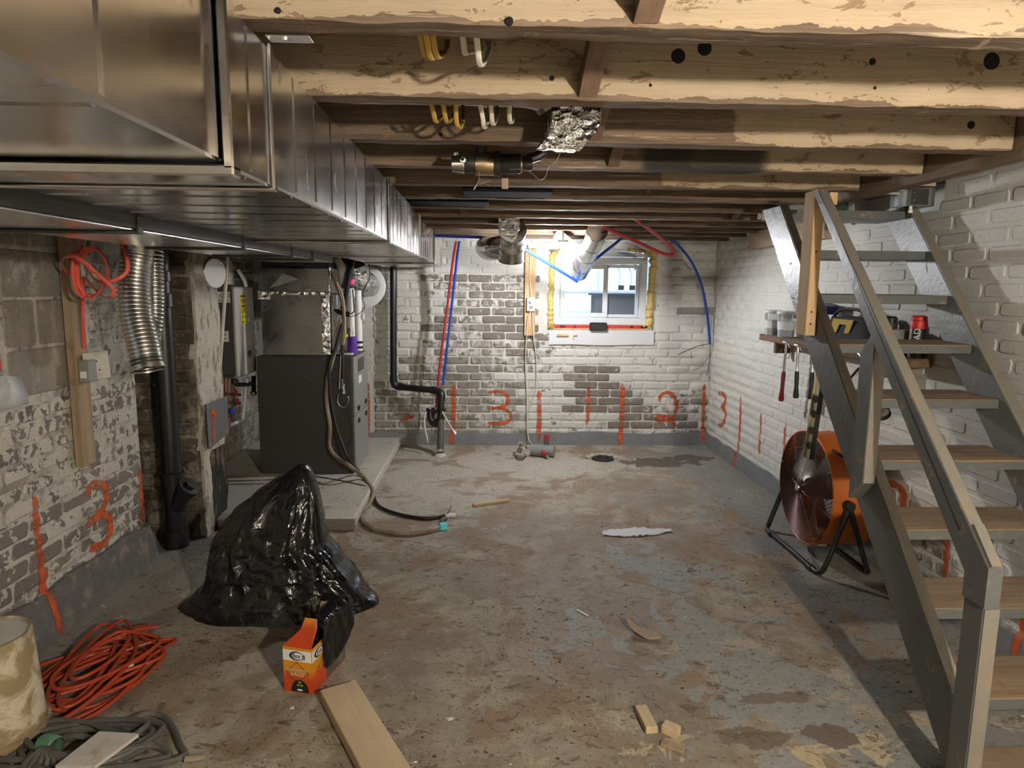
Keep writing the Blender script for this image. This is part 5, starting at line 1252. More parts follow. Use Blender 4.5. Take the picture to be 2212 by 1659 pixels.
# hammers hanging from the shelf edge
def hammer(lab, px0, py0, px1, py1, x, grip, claw):
    a, b = S(px0, py0, x), S(px1, py1, x)
    t = thing('hammer', lab, 'hammer', b, 'hammers under the shelf')
    d = (b - a).normalized(); mid = a.lerp(b, .48)
    MB().tube([a, mid], .0085, 10).build('shaft', M_STEEL, t)
    MB().tube([mid, mid.lerp(b, .1), mid.lerp(b, .6), b.lerp(mid, .08), b], [.011, .0145, .0125, .019, .016], 12).build('grip', grip, t)
    h0 = a + V((0, .035, .006)); h1 = a + V((0, -.045, .004))
    MB().tube([h0, h0.lerp(h1, .3), h0.lerp(h1, .45), h0.lerp(h1, .62)], [.014, .014, .010, .011], 12).build('head', M_STEEL, t)
    MB().tube(curve([h0.lerp(h1, .55), h0.lerp(h1, .8) + V((0, 0, -.004)), h1 + V((0, -.01, -.026))], 5), [.010] * 4 + [.006] * 7, 8, flat=.6).build('claw', M_STEEL, t)
hammer('claw hammer with red grip hanging under the far end of the shelf', 1699, 742, 1687, 866, 2.0, mat('red_grip', (.16, .012, .016), .5), 1)
hammer('claw hammer with black grip, middle one under the shelf', 1724, 748, 1719, 860, 2.0, M_BLACK, 1)
hammer('black handled hammer half hidden behind the stair stringer', 1757, 750, 1751, 862, 2.0, M_BLACK, 1)
# small clamp with bright lever and a spot lamp under the shelf
t = thing('lever_clamp', 'chrome lever clamp hanging under the shelf between stair boards', 'clamp', S(1845, 815, 1.99))
MB().tube([S(1822, 834, 1.99), S(1858, 792, 1.99)], .007, 8).build('lever', M_BLACKI, t)
MB().tube(curve([S(1852, 797, 1.99), S(1862, 785, 1.99), S(1860, 770, 1.99), S(1852, 760, 1.99)], 5), .008, 8).build('jaw', M_STEEL, t)
MB().tube([S(1860, 790, 1.99), S(1866, 815, 1.99)], .012, 8).build('body', M_STEEL, t)
t = thing('spot_lamp', 'small dark spot lamp hanging below the shelf', 'lamp', S(1905, 905, 1.98))
ax = (S(1908, 905, 1.97) - S(1898, 872, 2.0)).normalized()
p = S(1899, 876, 2.0)
MB().lathe(p, ax, ((.012, -.03), (.030, -.01), (.040, .02), (.042, .07), (.040, .072), (.034, .05), (0, .045)), 22).build('shade', M_BLACKI, t)
MB().lathe(p, ax, ((0, .058), (.038, .060), (.0, .066)), 20).build('lens', M_STEEL, t)
MB().tube([p - ax * .02, S(1895, 800, 2.04), V((2.06, S(1895, 800, 2.04).y, SH - .04))], .006, 8).build('arm', M_BLACKI, t)
# spirit level hung behind the stringer
t = thing('spirit_level', 'yellowish aluminium spirit level hanging behind the lower stair stringer', 'spirit level', D(1742, 990, 3.05))
a, b = D(1776, 790, 3.08), D(1746, 990, 3.04)
e = (b - a).normalized(); side = V((.35, -.94, 0)).normalized()
M_LEVEL = mat('level_aluminium', (.52, .47, .30), .4, .6, var=.2)
MB().beam(a, b, .052, .010, up=e.cross(side).cross(e).cross(e) if False else V((1, .1, 0)), bev=.002).build('web', M_LEVEL, t)
for s_ in (-1, 1):
    off = V((.1, -1, 0)).normalized() * .026 * s_
    MB().beam(a + off, b + off, .005, .024, up=V((1, .1, 0)), bev=.001).build('flange', M_BLACKI if s_ > 0 else M_LEVEL, t)
for f in (.36, .52, .70, .86):
    MB().lathe(a.lerp(b, f) + V((-.006, 0, 0)), (-1, -.1, 0), ((.0, 0), (.019, 0), (.019, .0015), (0, .002)), 16).build('vial_window', M_BLACK, t)
# ================================================================== drum fan
FC = V((1.80, 3.605, .385)); FR = .315; FD = .26
t = thing('drum_fan', 'large orange drum fan on a black tube stand under the stairs', 'fan', (1.9, 3.6, 0))
MB().lathe(FC, (1, 0, 0), ((FR * .985, .006), (FR * 1.0, 0), (FR * 1.025, .004), (FR * 1.025, .016), (FR, .02), (FR, FD * .5), (FR * 1.012, FD * .5 + .006), (FR, FD * .5 + .012), (FR, FD - .02), (FR * 1.02, FD - .012), (FR * 1.02, FD), (FR * .985, FD), (FR * .985, .006)), 56).build('drum', M_ORANGE, t)
gl = MB()
for k in range(26):
    r = .045 + (FR * .97 - .045) * k / 25; bul = -.028 * (1 - (k / 25) ** 2)
    gl.tube([FC + V((bul, r * cos(a_), r * sin(a_))) for a_ in [2 * pi * i / 40 for i in range(40)]], .0019, 4, closed=True)
gr = gl.build('grille_rings', M_GRILLE, t); gr['kind'] = 'stuff'
for k in range(8):
    a_ = 2 * pi * k / 8 + .25
    MB().tube([FC + V((-.030, .03 * cos(a_), .03 * sin(a_))), FC + V((-.018, FR * .55 * cos(a_), FR * .55 * sin(a_))), FC + V((.002, FR * .99 * cos(a_), FR * .99 * sin(a_)))], .0028, 6).build('grille_spoke', M_STEEL, t)
MB().lathe(FC + V((-.026, 0, 0)), (-1, 0, 0), ((.045, -.004), (.047, .003), (.03, .008), (.028, .012), (0, .013)), 24).build('badge', M_BLACKI, t)
MB().lathe(FC + V((-.040, 0, 0)), (-1, 0, 0), ((.022, -.002), (.020, .004), (0, .006)), 18).build('badge_centre', M_STEEL, t)
gl = MB()
for k in range(14):
    r = .06 + (FR * .96 - .06) * k / 13
    gl.tube([FC + V((FD - .006, r * cos(a_), r * sin(a_))) for a_ in [2 * pi * i / 36 for i in range(36)]], .002, 4, closed=True)
gr = gl.build('rear_grille_rings', M_GRILLE, t); gr['kind'] = 'stuff'
for k in range(3):
    a_ = 2 * pi * k / 3 + .5; mb = MB(); nr, nc = 8, 6
    for i in range(nr + 1):
        r = .05 + (FR * .90 - .05) * i / nr
        for j in range(nc + 1):
            th_ = a_ + (j / nc - .5) * (1.15 - .25 * i / nr); x = .07 + (j / nc - .5) * .085 * (1 - .35 * i / nr)
            mb.v.append(FC + V((x, r * cos(th_), r * sin(th_))))
    for i in range(nr):
        for j in range(nc): q_ = i * (nc + 1) + j; mb.f.append((q_, q_ + 1, q_ + nc + 2, q_ + nc + 1))
    o = mb.build('blade', M_STEEL, t); sm = o.modifiers.new('thick', 'SOLIDIFY'); sm.thickness = .002
MB().lathe(FC + V((.02, 0, 0)), (1, 0, 0), ((0, 0), (.052, .004), (.055, .09), (.07, .095), (.07, .2), (0, .21)), 22).build('motor', M_BLACKI, t)
for sgn in (-1, 1):
    y = FC.y + sgn * (FR + .028); px = FC.x + .075; pz_ = FC.z + .0
    pts = [V((px, y, pz_)), V((px - .09, y, .13)), V((px - .115, y, .045)), V((px - .135, y - sgn * .03, .022)), V((px - .135, y - sgn * .09, .020))]
    MB().tube(curve([V((px, y, pz_)), V((px - .055, y, pz_ * .55)), V((px - .105, y, .06)), V((px - .128, y - sgn * .02, .020)), V((px - .132, y - sgn * .09, .018)), V((px - .132, FC.y, .018))], 8), .0145, 12).build('front_leg', M_BLACKP, t)
    MB().tube(curve([V((px, y, pz_)), V((px + .06, y, pz_ * .55)), V((px + .115, y, .06)), V((px + .135, y - sgn * .02, .020)), V((px + .138, y - sgn * .09, .018)), V((px + .138, FC.y, .018))], 8), .0145, 12).build('rear_leg', M_BLACKP, t)
    MB().lathe((px, y - sgn * .026, pz_), (0, sgn, 0), ((0, 0), (.026, .002), (.026, .04), (.02, .046), (0, .047)), 16).build('pivot_bolt', M_BLACKI, t)
    MB().span((px - .150, y - sgn * .09 - .02, .001), (px - .115, y - sgn * .09 + .02, .03), .004).build('rubber_foot', M_BLACK, t)
hy = FC.y - FR * .78
MB().tube(curve([FC + V((.05, -FR * .60, FR * .82)), FC + V((.06, -FR * .78, FR * .78)), FC + V((.10, -FR * .86, FR * .70)), FC + V((.15, -FR * .92, FR * .58)), FC + V((.17, -FR * .90, FR * .48))], 6), .008, 8).build('carry_handle', M_BLACKP, t)

# ================================================================== things on the floor
# ---- black rubbish bag
def bag_mat():
    n = NT('black_bin_liner'); p = n.pos()
    v = n.noise(n.mapping(p, (1, 1, .7)), 9, 4, .5, 1.0); w = n.noise(p, 30, 3, .5, .6)
    h = n.math('ADD', n.math('ABSOLUTE', n.math('SUBTRACT', v, .5)), n.math('MULTIPLY', w, .05))
    return n.done((.007, .007, .008), .17, 0, n.bump(h, .55, .03), .5)
M_BAG = bag_mat()
t_bag = MB(); nth, nh = 150, 84
YC = 3.06
PROFILE = [(1352, 402, 822), (1345, 408, 818), (1330, 428, 800), (1310, 446, 785), (1290, 452, 768), (1250, 455, 735), (1200, 460, 702), (1150, 486, 694), (1120, 506, 690), (1080, 545, 684), (1045, 585, 676), (1022, 615, 668), (1010, 634, 658)]
prof_ = []
for (py, xa, xb) in PROFILE:
    a0, b0 = D(xa, py, YC), D(xb, py, YC); prof_.append((a0.x, b0.x, a0.z))
z_lo, z_hi = prof_[0][2], prof_[-1][2]
prof_ = [(a0, b0, (z - z_lo) / (z_hi - z_lo)) for a0, b0, z in prof_]
BAGH = z_hi - 0.0
def bag_span(f):
    for k in range(len(prof_) - 1):
        if prof_[k][2] <= f <= prof_[k + 1][2] + 1e-9:
            t_ = (f - prof_[k][2]) / (prof_[k + 1][2] - prof_[k][2]); t_ = t_ * t_ * (3 - 2 * t_) * .5 + t_ * .5
            return prof_[k][0] + (prof_[k + 1][0] - prof_[k][0]) * t_, prof_[k][1] + (prof_[k + 1][1] - prof_[k][1]) * t_
    return prof_[-1][:2]
for j in range(nh + 1):
    f = j / nh; xa, xb = bag_span(f)
    cx = (xa + xb) / 2; rx = (xb - xa) / 2
    ry = .03 + .235 * (1 - f) ** .75
    cy = YC + .04 * f
    for i in range(nth):
        a_ = 2 * pi * i / nth; ca, sa = cos(a_), sin(a_)
        u, w = ca * 1.0, sa * 1.0
        big = noise.noise(V((u * 1.5 + 2, w * 1.5, f * 1.8)))
        r1 = abs(noise.noise(V((u * 3.1 + 5, w * 3.1, f * 2.0 + .3 * u))))
        r2 = abs(noise.noise(V((u * 6.5 + 9, w * 6.5 + f * 3, f * 5.5))))
        r3 = abs(noise.noise(V((u * 13, w * 13 + f * 6, f * 12 + 4))))
        low = min(1, f / .12)
        dd = (.10 * big + .16 * (.30 - r1) + .09 * (.25 - r2) + .04 * (.25 - r3)) * (.35 + .65 * low) * (1 - f ** 5)
        ex_ = .72 if f > .25 else .9
        x = cx + math.copysign(abs(ca) ** ex_, ca) * rx * (1 + dd * (1 - .75 * abs(ca) ** 3)); y = cy + math.copysign(abs(sa) ** .85, sa) * ry * (1 + dd * 1.3)
        z = BAGH * f
        corner = abs(ca) ** 4 * max(0, 1 - f / .2)
        y = y * (1 - .55 * corner) + (cy - (.10 if ca < 0 else .05)) * .55 * corner
        z += .016 * noise.noise(V((u * 3, w * 3, f * 6))) * min(1, f * 6) * (1 - f)
        t_bag.v.append(V((x, y, max(.001, z))))
for j in range(nh):
    for i in range(nth): t_bag.f.append((j * nth + i, j * nth + (i + 1) % nth, (j + 1) * nth + (i + 1) % nth, (j + 1) * nth + i))
t_bag.f.append(tuple(nh * nth + i for i in range(nth))); t_bag.f.append(tuple(range(nth))[::-1])
t_bag.sharp = 48
o = t_bag.build('rubbish_bag', M_BAG); tag(o, 'big black rubbish bag slumped on the floor in front of the pad', 'rubbish bag')

# ---- orange box of bags
q0, q1, q2 = FZ(615, 1490), FZ(676, 1500), FZ(752, 1425)
e1 = (q1 - q0); w1 = .115; e1.normalize(); e2 = V((-e1.y, e1.x, 0)); L2 = .25; hb = .175
t = thing('bag_box', 'orange cardboard box of black bags on the floor', 'box', q0)
def box_mat():
    n = NT('printed_orange_card'); p = n.pos(); sx = n.n('ShaderNodeSeparateXYZ'); n.l(p, sx.inputs[0])
    f = n.math('ADD', n.ramp(sx.outputs[2], .02, .12, 0, .8), n.math('MULTIPLY', n.noise(p, 9, 3), .5))
    return n.done(n.mix(n.ramp(f, .35, 1.0), (.52, .06, .015), (.62, .27, .02)), .45, 0, None, .4)
M_BOX = box_mat()
c00 = q0; P3 = lambda a, b, z: c00 + e1 * a + e2 * b + V((0, 0, z))
def wallp(name, pts, m, parent, thick=.002, nrm=None):
    mb = MB(); nrm = nrm or (pts[1] - pts[0]).cross(pts[2] - pts[0]).normalized(); mb.prism(pts, nrm * thick); return mb.build(name, m, parent, smooth=False)
front = wallp('front_panel', [P3(0, 0, 0), P3(w1, 0, 0), P3(w1, 0, hb), P3(0, 0, hb)], M_BOX, t)
side = wallp('side_panel', [P3(w1, 0, 0), P3(w1, L2, 0), P3(w1, L2, hb), P3(w1, 0, hb)], M_BOX, t)
wallp('side_panel', [P3(0, L2, 0), P3(0, 0, 0), P3(0, 0, hb), P3(0, L2, hb)], M_BOX, t)
wallp('back_panel', [P3(w1, L2, 0), P3(0, L2, 0), P3(0, L2, hb), P3(w1, L2, hb)], M_BOX, t)
wallp('bottom_panel', [P3(0, 0, .002), P3(0, L2, .002), P3(w1, L2, .002), P3(w1, 0, .002)], M_CARD, t)
wallp('front_flap', [P3(0, 0, hb), P3(w1, 0, hb), P3(w1 * .98, .05, hb + .055), P3(w1 * .92, .062, hb + .085), P3(w1 * .5, .062, hb + .085), P3(w1 * .42, .045, hb + .045)], M_BOX, t)
wallp('back_flap', [P3(0, L2, hb), P3(w1, L2, hb), P3(w1, L2 + .015, hb + .05), P3(.01, L2 + .015, hb + .05)], M_CARD, t)
wallp('white_band', [P3(0, -.0022, hb * .70), P3(w1, -.0022, hb * .70), P3(w1, -.0022, hb * .94), P3(0, -.0022, hb * .94)], M_WHITEP, front, .0006)
wallp('white_band', [P3(w1 + .0022, 0, hb * .70), P3(w1 + .0022, .075, hb * .70), P3(w1 + .0022, .075, hb * .94), P3(w1 + .0022, 0, hb * .94)], M_WHITEP, side, .0006)
def oval(cx, cz, rx, rz, off, face, m, name, parent, k=24, hole=0):
    pts = [face(cx + rx * cos(2 * pi * i / k), cz + rz * sin(2 * pi * i / k), off) for i in range(k)]
    if hole:
        inn = [face(cx + rx * .16 + rx * hole * cos(2 * pi * i / k), cz + rz * (hole - .04) * sin(2 * pi * i / k), off) for i in range(k)]
        mb = MB(); mb.smooth = False; mb.add(pts + inn, [(i, (i + 1) % k, k + (i + 1) % k, k + i) for i in range(k)]); return mb.build(name, m, parent)
    mb = MB(); mb.smooth = False; mb.add(pts, [tuple(range(k))]); return mb.build(name, m, parent)
ff = lambda a, z, off: P3(a, -.0028 - off, z)
fs_ = lambda b, z, off: P3(w1 + .0028 + off, b, z)
oval(.056, hb * .82, .030, .018, .0006, ff, M_INK, 'logo_ring', front, hole=.80)
oval(.048, hb * .82, .034, .018, .0006, fs_, M_INK, 'logo_ring', side, hole=.80)
lettering('lettering', 'Eco', .021, P3(.056, -.0036, hb * .82), e1, (0, 0, 1), M_INK, front)
lettering('lettering', 'II', .026, P3(.085, -.0036, hb * .80), e1, (0, 0, 1), M_INK, front)
lettering('lettering', 'Eco', .022, P3(w1 + .0036, .048, hb * .82), e2, (0, 0, 1), M_INK, side)
M_LET = mat('pale_lettering', (.62, .50, .38), .5, bump=0)
lettering('lettering', 'CONSTRUCTION', .0115, P3(.056, -.0036, hb * .50), e1, (0, 0, 1), M_LET, front)
lettering('lettering', 'BAGS', .023, P3(.056, -.0036, hb * .41), e1, (0, 0, 1), M_LET, front)
dm = [(.056, hb * .68), (.103, hb * .44), (.056, hb * .22), (.010, hb * .44)]
for i in range(4):
    (a0, z0), (a1, z1) = dm[i], dm[(i + 1) % 4]
    MB().beam(ff(a0, z0, .0002), ff(a1, z1, .0002), .0016, .0008, up=-e2).build('diamond_outline', M_INK, front)
for (a0, z0), (a1, z1) in (((.075, hb * .68), (.035, hb * .42)), ((.035, hb * .42), (.06, hb * .28))):
    MB().beam(fs_(a0, z0, .0002), fs_(a1, z1, .0002), .0016, .0008, up=e1).build('diamond_outline', M_INK, side)
k = 22; pts = [ff(.066 + .036 * cos(pi * i / (k - 1)), .003 + .048 * sin(pi * i / (k - 1)), .0004) for i in range(k)]
mb = MB(); mb.smooth = False; mb.add(pts, [tuple(range(k))]); mb.build('printed_bag', M_BLACK, front)
M_YG = mat('print_green', (.25, .27, .05), .5, bump=0)
for k_ in range(3):
    a_ = 2 * pi * k_ / 3 + pi / 2; oval(.066 + .008 * cos(a_), .034 + .008 * sin(a_), .006, .005, .0012, ff, M_YG, 'printed_mark', front, 10)
oval(.066, .012, .012, .004, .0012, ff, M_WHITEP, 'printed_oval', front, 14)
wallp('photo_print', [P3(w1 + .0022, .10, .004), P3(w1 + .0022, L2 - .004, .004), P3(w1 + .0022, L2 - .004, hb * .5), P3(w1 + .0022, .10, hb * .45)], M_GREYC, side, .0005)
oval(L2 - .03, hb * .36, .012, .009, .0008, fs_, M_WHITEP, 'printed_oval', side, 14, hole=.6)
# the black bag pulled out and folded over the far side of the box
mb = MB(); nu, nv_ = 26, 18
for j in range(nv_ + 1):
    for i in range(nu + 1):
        u = i / nu; v = j / nv_
        b_ = .055 + (L2 - .055 + .035) * u
        wob = .006 * noise.noise(V((u * 5, v * 4, 0))) + .003 * noise.noise(V((u * 14, v * 11, 2)))
        if v < .30: a_ = w1 * (.45 + .6 * v / .30); z = hb + .045 + .02 * (v / .3) + .018 * u
        else:
            s = (v - .30) / .70; a_ = w1 * 1.05 + .010 + .012 * s; z = hb + .065 + .018 * u - s * (.165 + .03 * u * (1 - u) * 4 - .04 * u)
        mb.v.append(P3(a_ + wob, b_, z + wob * .5))
for j in range(nv_):
    for i in range(nu): a = j * (nu + 1) + i; mb.f.append((a, a + 1, a + nu + 2, a + nu + 1))
o = mb.build('folded_liner', M_BAG, t); o['label'] = 'black bin liner pulled out over the edge of the box'
sm = o.modifiers.new('thick', 'SOLIDIFY'); sm.thickness = .003
mb = MB(); mb.span((0, 0, 0), (w1 - .012, L2 - .03, hb * .9), .01)
mb.v = [P3(p.x + .006, p.y + .02, p.z + .006 + (.04 if p.z > .1 else 0) * (p.y / L2)) for p in mb.v]; mb.build('folded_liners', M_BAG, t)

# ---- boards and scraps of wood
def board(name, lab, p, q, w, h, m, z=.001, cat='board', bev=.002):
    p, q = V((p.x, p.y, z + h / 2)), V((q.x, q.y, z + h / 2)); o = MB().beam(p, q, w, h, bev=bev).build(name, m); return tag(o, lab, cat)
M_PLANK = wood('plank_wood', (.60, .47, .31), (.52, .38, .23), 1, grain=10, stain=(.30, .17, .08), band=(.66, .78), scale=11, bump=.15)
a, b = FZ(730, 1479, .042), FZ(835, 1660, .042); d = (b - a).normalized()
pl_ = MB(); ang = math.atan2(d.y, d.x) - pi / 2
R_ = Matrix.Rotation(ang, 3, 'Z'); c_ = (a + d * .6); c_.z = .0215
o = pl_.box((0, 0, 0), (.132, 1.2, .041), None, .003).build('plank', M_PLANK, origin=(0, 0, 0)); o.location = c_; o.rotation_euler.z = ang; tag(o, 'new pine plank lying on the floor at the bottom edge', 'plank')
kn = V((.01, .33, .0208))
board('wood_scrap', 'thin pale wood strip lying near the floor hose ends', FZ(1022, 1094), FZ(1100, 1083), .035, .018, M_LUMBERY, cat='wood scrap')
board('wood_scrap', 'split pale wood offcut standing near the bottom centre', FZ(1383, 1537), FZ(1408, 1586), .042, .026, M_LUMBERY, cat='wood scrap')
board('wood_scrap', 'short pale wood block beside the split offcut', FZ(1432, 1578), FZ(1466, 1592), .04, .03, M_LUMBERY, cat='wood scrap')
board('wood_scrap', 'dirty flat wood chip below the short pale block', FZ(1428, 1606), FZ(1478, 1622), .035, .008, M_OLDSTUD, cat='wood scrap')
# ---- white plastic strip, curled card, twig
mb = MB(); n1, n2 = 24, 6
a, b = FZ(1300, 1155), FZ(1452, 1148)
for i in range(n1 + 1):
    f = i / n1; p = a.lerp(b, f)
    for j in range(n2 + 1):
        g_ = (j / n2 - .5) * (.05 + .09 * sin(pi * min(1, f * 1.1)) )
        mb.v.append(p + V((.01 * noise.noise(V((f * 9, j, 1))), g_ + .015 * noise.noise(V((f * 6, 0, 3))), .004 + .022 * abs(noise.noise(V((f * 11, j * .8, 5)))))))
for i in range(n1):
    for j in range(n2): q_ = i * (n2 + 1) + j; mb.f.append((q_, q_ + 1, q_ + n2 + 2, q_ + n2 + 1))
o = mb.build('plastic_wrap', M_WHITEB); tag(o, 'crumpled strip of white plastic on the floor', 'plastic'); sm = o.modifiers.new('t', 'SOLIDIFY'); sm.thickness = .002
mb = MB(); c0 = FZ(1388, 1372); nn = 14
for i in range(nn + 1):
    th_ = i / nn
    for j in range(6):
        w_ = (j / 5 - .5); wd = .115 * sin(pi * (.12 + .80 * th_)) ** .7
        x = -.058 + .125 * th_ - .012 * w_; y = .035 - .06 * th_ + w_ * wd
        z = .002 + .075 * max(0, .55 - th_) ** 1.2 * (1 + w_) + .028 * max(0, th_ - .45) + .02 * (w_ * w_) * 2 * (1 - th_)
        mb.v.append(c0 + V((x, y, z)))
for i in range(nn):
    for j in range(5): q_ = i * 6 + j; mb.f.append((q_, q_ + 1, q_ + 7, q_ + 6))
o = mb.build('card_scrap', M_CARD); tag(o, 'curled scrap of brown card on the floor', 'card'); sm = o.modifiers.new('t', 'SOLIDIFY'); sm.thickness = .0015
o = board('pale_splinter', 'small pale splinter on the floor left of the curled card', FZ(1246, 1319), FZ(1270, 1332), .010, .006, M_WHITEB, cat='splinter', bev=.001)
o = board('pale_chip', 'tiny white chip on the floor near the bottom plank', FZ(626, 1532), FZ(636, 1530), .012, .005, M_WHITEB, cat='chip', bev=.001)
# ---- floor drain, pipe piece and rubble at the back wall
q = FZ(1302, 992)
t = thing('floor_drain', 'dark floor drain ring in broken concrete near the back wall', 'drain', q)
MB().lathe(q, (0, 0, 1), ((.055, .004), (.06, .012), (.085, .016), (.095, .012), (.10, .001)), 30).build('ring', M_BLACKI, t)
MB().lathe(q, (0, 0, 1), ((0, .002), (.058, .003)), 20).build('hole', M_BLACK, t)
for k in range(14):
    a_ = pi * k / 13 + random.uniform(-.1, .1); r = .105 + random.uniform(0, .03)
    MB().box(q + V((r * cos(a_), r * sin(a_), .012)), (random.uniform(.02, .05), random.uniform(.02, .04), random.uniform(.014, .03)), Matrix.Rotation(random.random() * 3, 3, 'Z') @ Matrix.Rotation(.3, 3, 'X'), .004).jitter(.004, 50, k).build('rubble_piece', M_SLAB, t)
t = thing('grey_pipe_piece', 'short grey pipe with red valve lying against the back wall', 'pipe', FZ(1172, 975))
a, b = FZ(1147, 972, .05), FZ(1197, 975, .05); 
MB().tube([a, b], .052, 20).build('pipe', mat('grey_pvc', (.23, .235, .23), .5), t)
MB().tube([a.lerp(b, .5) + V((0, -.03, .0)), a.lerp(b, .55) + V((0.01, -.09, -.02))], .022, 12).build('red_valve', M_RED, t)
MB().tube([a.lerp(b, .56) + V((0.01, -.08, -.02)), a.lerp(b, .60) + V((0.015, -.12, -.034))], .012, 10).build('valve_tip', M_STEEL, t)
o = MB().span(D(1176, 938, 6.22), D(1187, 953, 6.19), .004).build('red_block', M_RED); tag(o, 'small red plastic block behind the grey pipe piece', 'block'); o.location.z = max(.05, o.location.z)
t = thing('rubble_heap', 'small heap of broken masonry at the foot of the back wall', 'rubble', FZ(1128, 985))
for k in range(16):
    p = FZ(random.gauss(1126, 9), random.uniform(958, 992), .012)
    MB().box(p, (random.uniform(.03, .08), random.uniform(.03, .06), random.uniform(.02, .045)), Matrix.Rotation(random.random() * 3, 3, 'Z') @ Matrix.Rotation(random.random() * .5, 3, 'X'), .006).jitter(.006, 40, k).build('rubble_piece', M_LEFT if k % 3 else M_SLAB, t)
# ---- bucket upside down
bc = V((-1.585, 2.045, 0))
def bucket_mat():
    n = NT('plastered_bucket'); p = n.pos(); f = n.noise(p, 9, 7, .65, .5); 
    c = n.mix(n.ramp(f, .40, .56), (.56, .49, .37), (.27, .20, .11)); c = n.mix(n.ramp(n.noise(p, 16, 6, .7), .60, .72, 0, .8), c, (.13, .09, .055))
    return n.done(c, .55, 0, n.bump(f, .4, .008), .4)
M_BUCKET = bucket_mat()
t = thing('bucket', 'plaster stained cream bucket standing upside down at the left border', 'bucket', bc)
MB().lathe(bc, (0, 0, 1), ((.160, .0), (.160, .016), (.152, .018), (.152, .05), (.160, .052), (.160, .066), (.150, .068), (.146, .12), (.132, .372), (.130, .380), (.124, .380), (.122, .374)), 48).build('body', M_BUCKET, t)
MB().lathe(bc, (0, 0, 1), ((.1225, .372), (.1225, .375), (.045, .376), (.043, .378), (.030, .378), (.028, .375), (0, .375)), 48).build('base_disc', M_DIRTYW, t)
MB().tube([bc + V((.15 * cos(a_), .15 * sin(a_), .03 + .06 * sin(a_ * 2))) for a_ in [-.5 + .1 * i for i in range(20)]], .002, 6).build('wire_handle', M_STEEL, t)
# ---- orange extension cord
random.seed(21)
t = thing('extension_cord', 'orange extension cord heaped in loops beside the bucket', 'extension cord', FZ(200, 1470))
cen = FZ(205, 1468); pts = []
dirv = (FZ(330, 1400) - FZ(110, 1560)); dirv.normalize(); per = V((-dirv.y, dirv.x, 0))
for k in range(13):
    la = random.uniform(.16, .34); lb = random.uniform(.05, .19); ph = random.uniform(-.5, .5); ox = random.uniform(-.09, .07); oy = random.uniform(-.05, .07)
    for i in range(8):
        a_ = 2 * pi * i / 8
        d_ = dirv * (la * cos(a_) + ox) + per * (lb * sin(a_) + oy)
        d_ = Matrix.Rotation(ph, 3, 'Z') @ d_
        pts.append(cen + d_ + V((0, 0, .008 + .0045 * k + .018 * max(0, noise.noise(V((k * 1.7, i * .9, 3)))))))
MB().tube(curve(pts, 7), .0068, 8).build('cord', M_EXT, t)
lead = [FZ(322, 1405, .012), FZ(290, 1470, .02), FZ(225, 1530, .02), FZ(160, 1565, .018), FZ(128, 1582, .018)]
MB().tube(curve(lead, 8), .0068, 8).build('cord_end', M_EXT, t)
pe = FZ(122, 1584, .018); MB().box(pe, (.05, .03, .03), Matrix.Rotation(.6, 3, 'Z'), .008).build('plug', M_EXT, t)
MB().span(pe + V((.024, -.012, -.004)), pe + V((.038, -.008, .004))).build('plug_pin', M_BRASS, t)
q = FZ(265, 1441, .035); MB().box(q, (.075, .022, .012), Matrix.Rotation(.45, 3, 'Z'), .003).build('paper_tag', M_WHITEP, t)
# ---- grey cable heap with a board on it
t = thing('cable_heap', 'dirty grey cable bundle tied with green tape in the bottom left corner', 'cable', FZ(150, 1640))
pts = []
for k in range(9):
    la = random.uniform(.13, .24); lb = random.uniform(.05, .11); ph = random.uniform(-.5, .4)
    cen = FZ(175 + random.uniform(-25, 25), 1632 + random.uniform(-8, 10))
    for i in range(8):
        a_ = 2 * pi * i / 8
        d_ = Matrix.Rotation(ph, 3, 'Z') @ V((la * cos(a_), lb * sin(a_), 0))
        pts.append(cen + d_ + V((0, 0, .010 + .006 * k)))
MB().tube(curve(pts, 7), .0095, 8).build('cable', M_GREYC, t)
tube('cable_loop', [FZ(x, y, z) for x, y, z in ((262, 1592, .02), (275, 1562, .03), (315, 1542, .03), (352, 1548, .02), (375, 1575, .012), (390, 1612, .012), (398, 1632, .012), (350, 1648, .014), (270, 1655, .02), (200, 1662, .03))], .0105, M_GREYC, t)
tube('cable_loop', [FZ(x, y, z) for x, y, z in ((120, 1600, .05), (160, 1590, .06), (190, 1595, .05), (240, 1620, .05), (330, 1610, .03), (365, 1632, .02), (300, 1650, .02))], .0105, M_GREYC, t)
for k in range(7):
    x0 = 92 + 5 * k
    tube('cable_strand', [FZ(x, y, z) for x, y, z in ((108 + k, 1604, .06), (x0 - 6, 1622, .075), (x0 - 30 + 9 * k, 1640, .06), (x0 - 52 + 13 * k, 1668, .03))], .0095, M_GREYC, t)
q = FZ(113, 1607, .06); MB().lathe(q - V((.03, 0, 0)), (1, -.3, 0), ((.030, 0), (.033, .01), (.032, .05), (.028, .056)), 14).jitter(.004, 40).build('green_tape', mat('green_tape', (.10, .24, .14), .6), t)
mb = MB(); pp = [FZ(215, 1587, .075), FZ(300, 1592, .075), FZ(205, 1662, .075), FZ(120, 1662, .075)]
mb.prism(pp, (0, 0, .012)); o = mb.build('floor_board_offcut', M_DIRTYW); tag(o, 'pale grey board lying on the grey cable heap', 'board')
t = thing('frayed_cable', 'frayed brown cable end lying right of the grey cable heap', 'cable', FZ(430, 1640))
tube('sheath', [FZ(400, 1640, .012), FZ(425, 1638, .012), FZ(442, 1634, .012)], .011, M_HOSE, t, n=8)

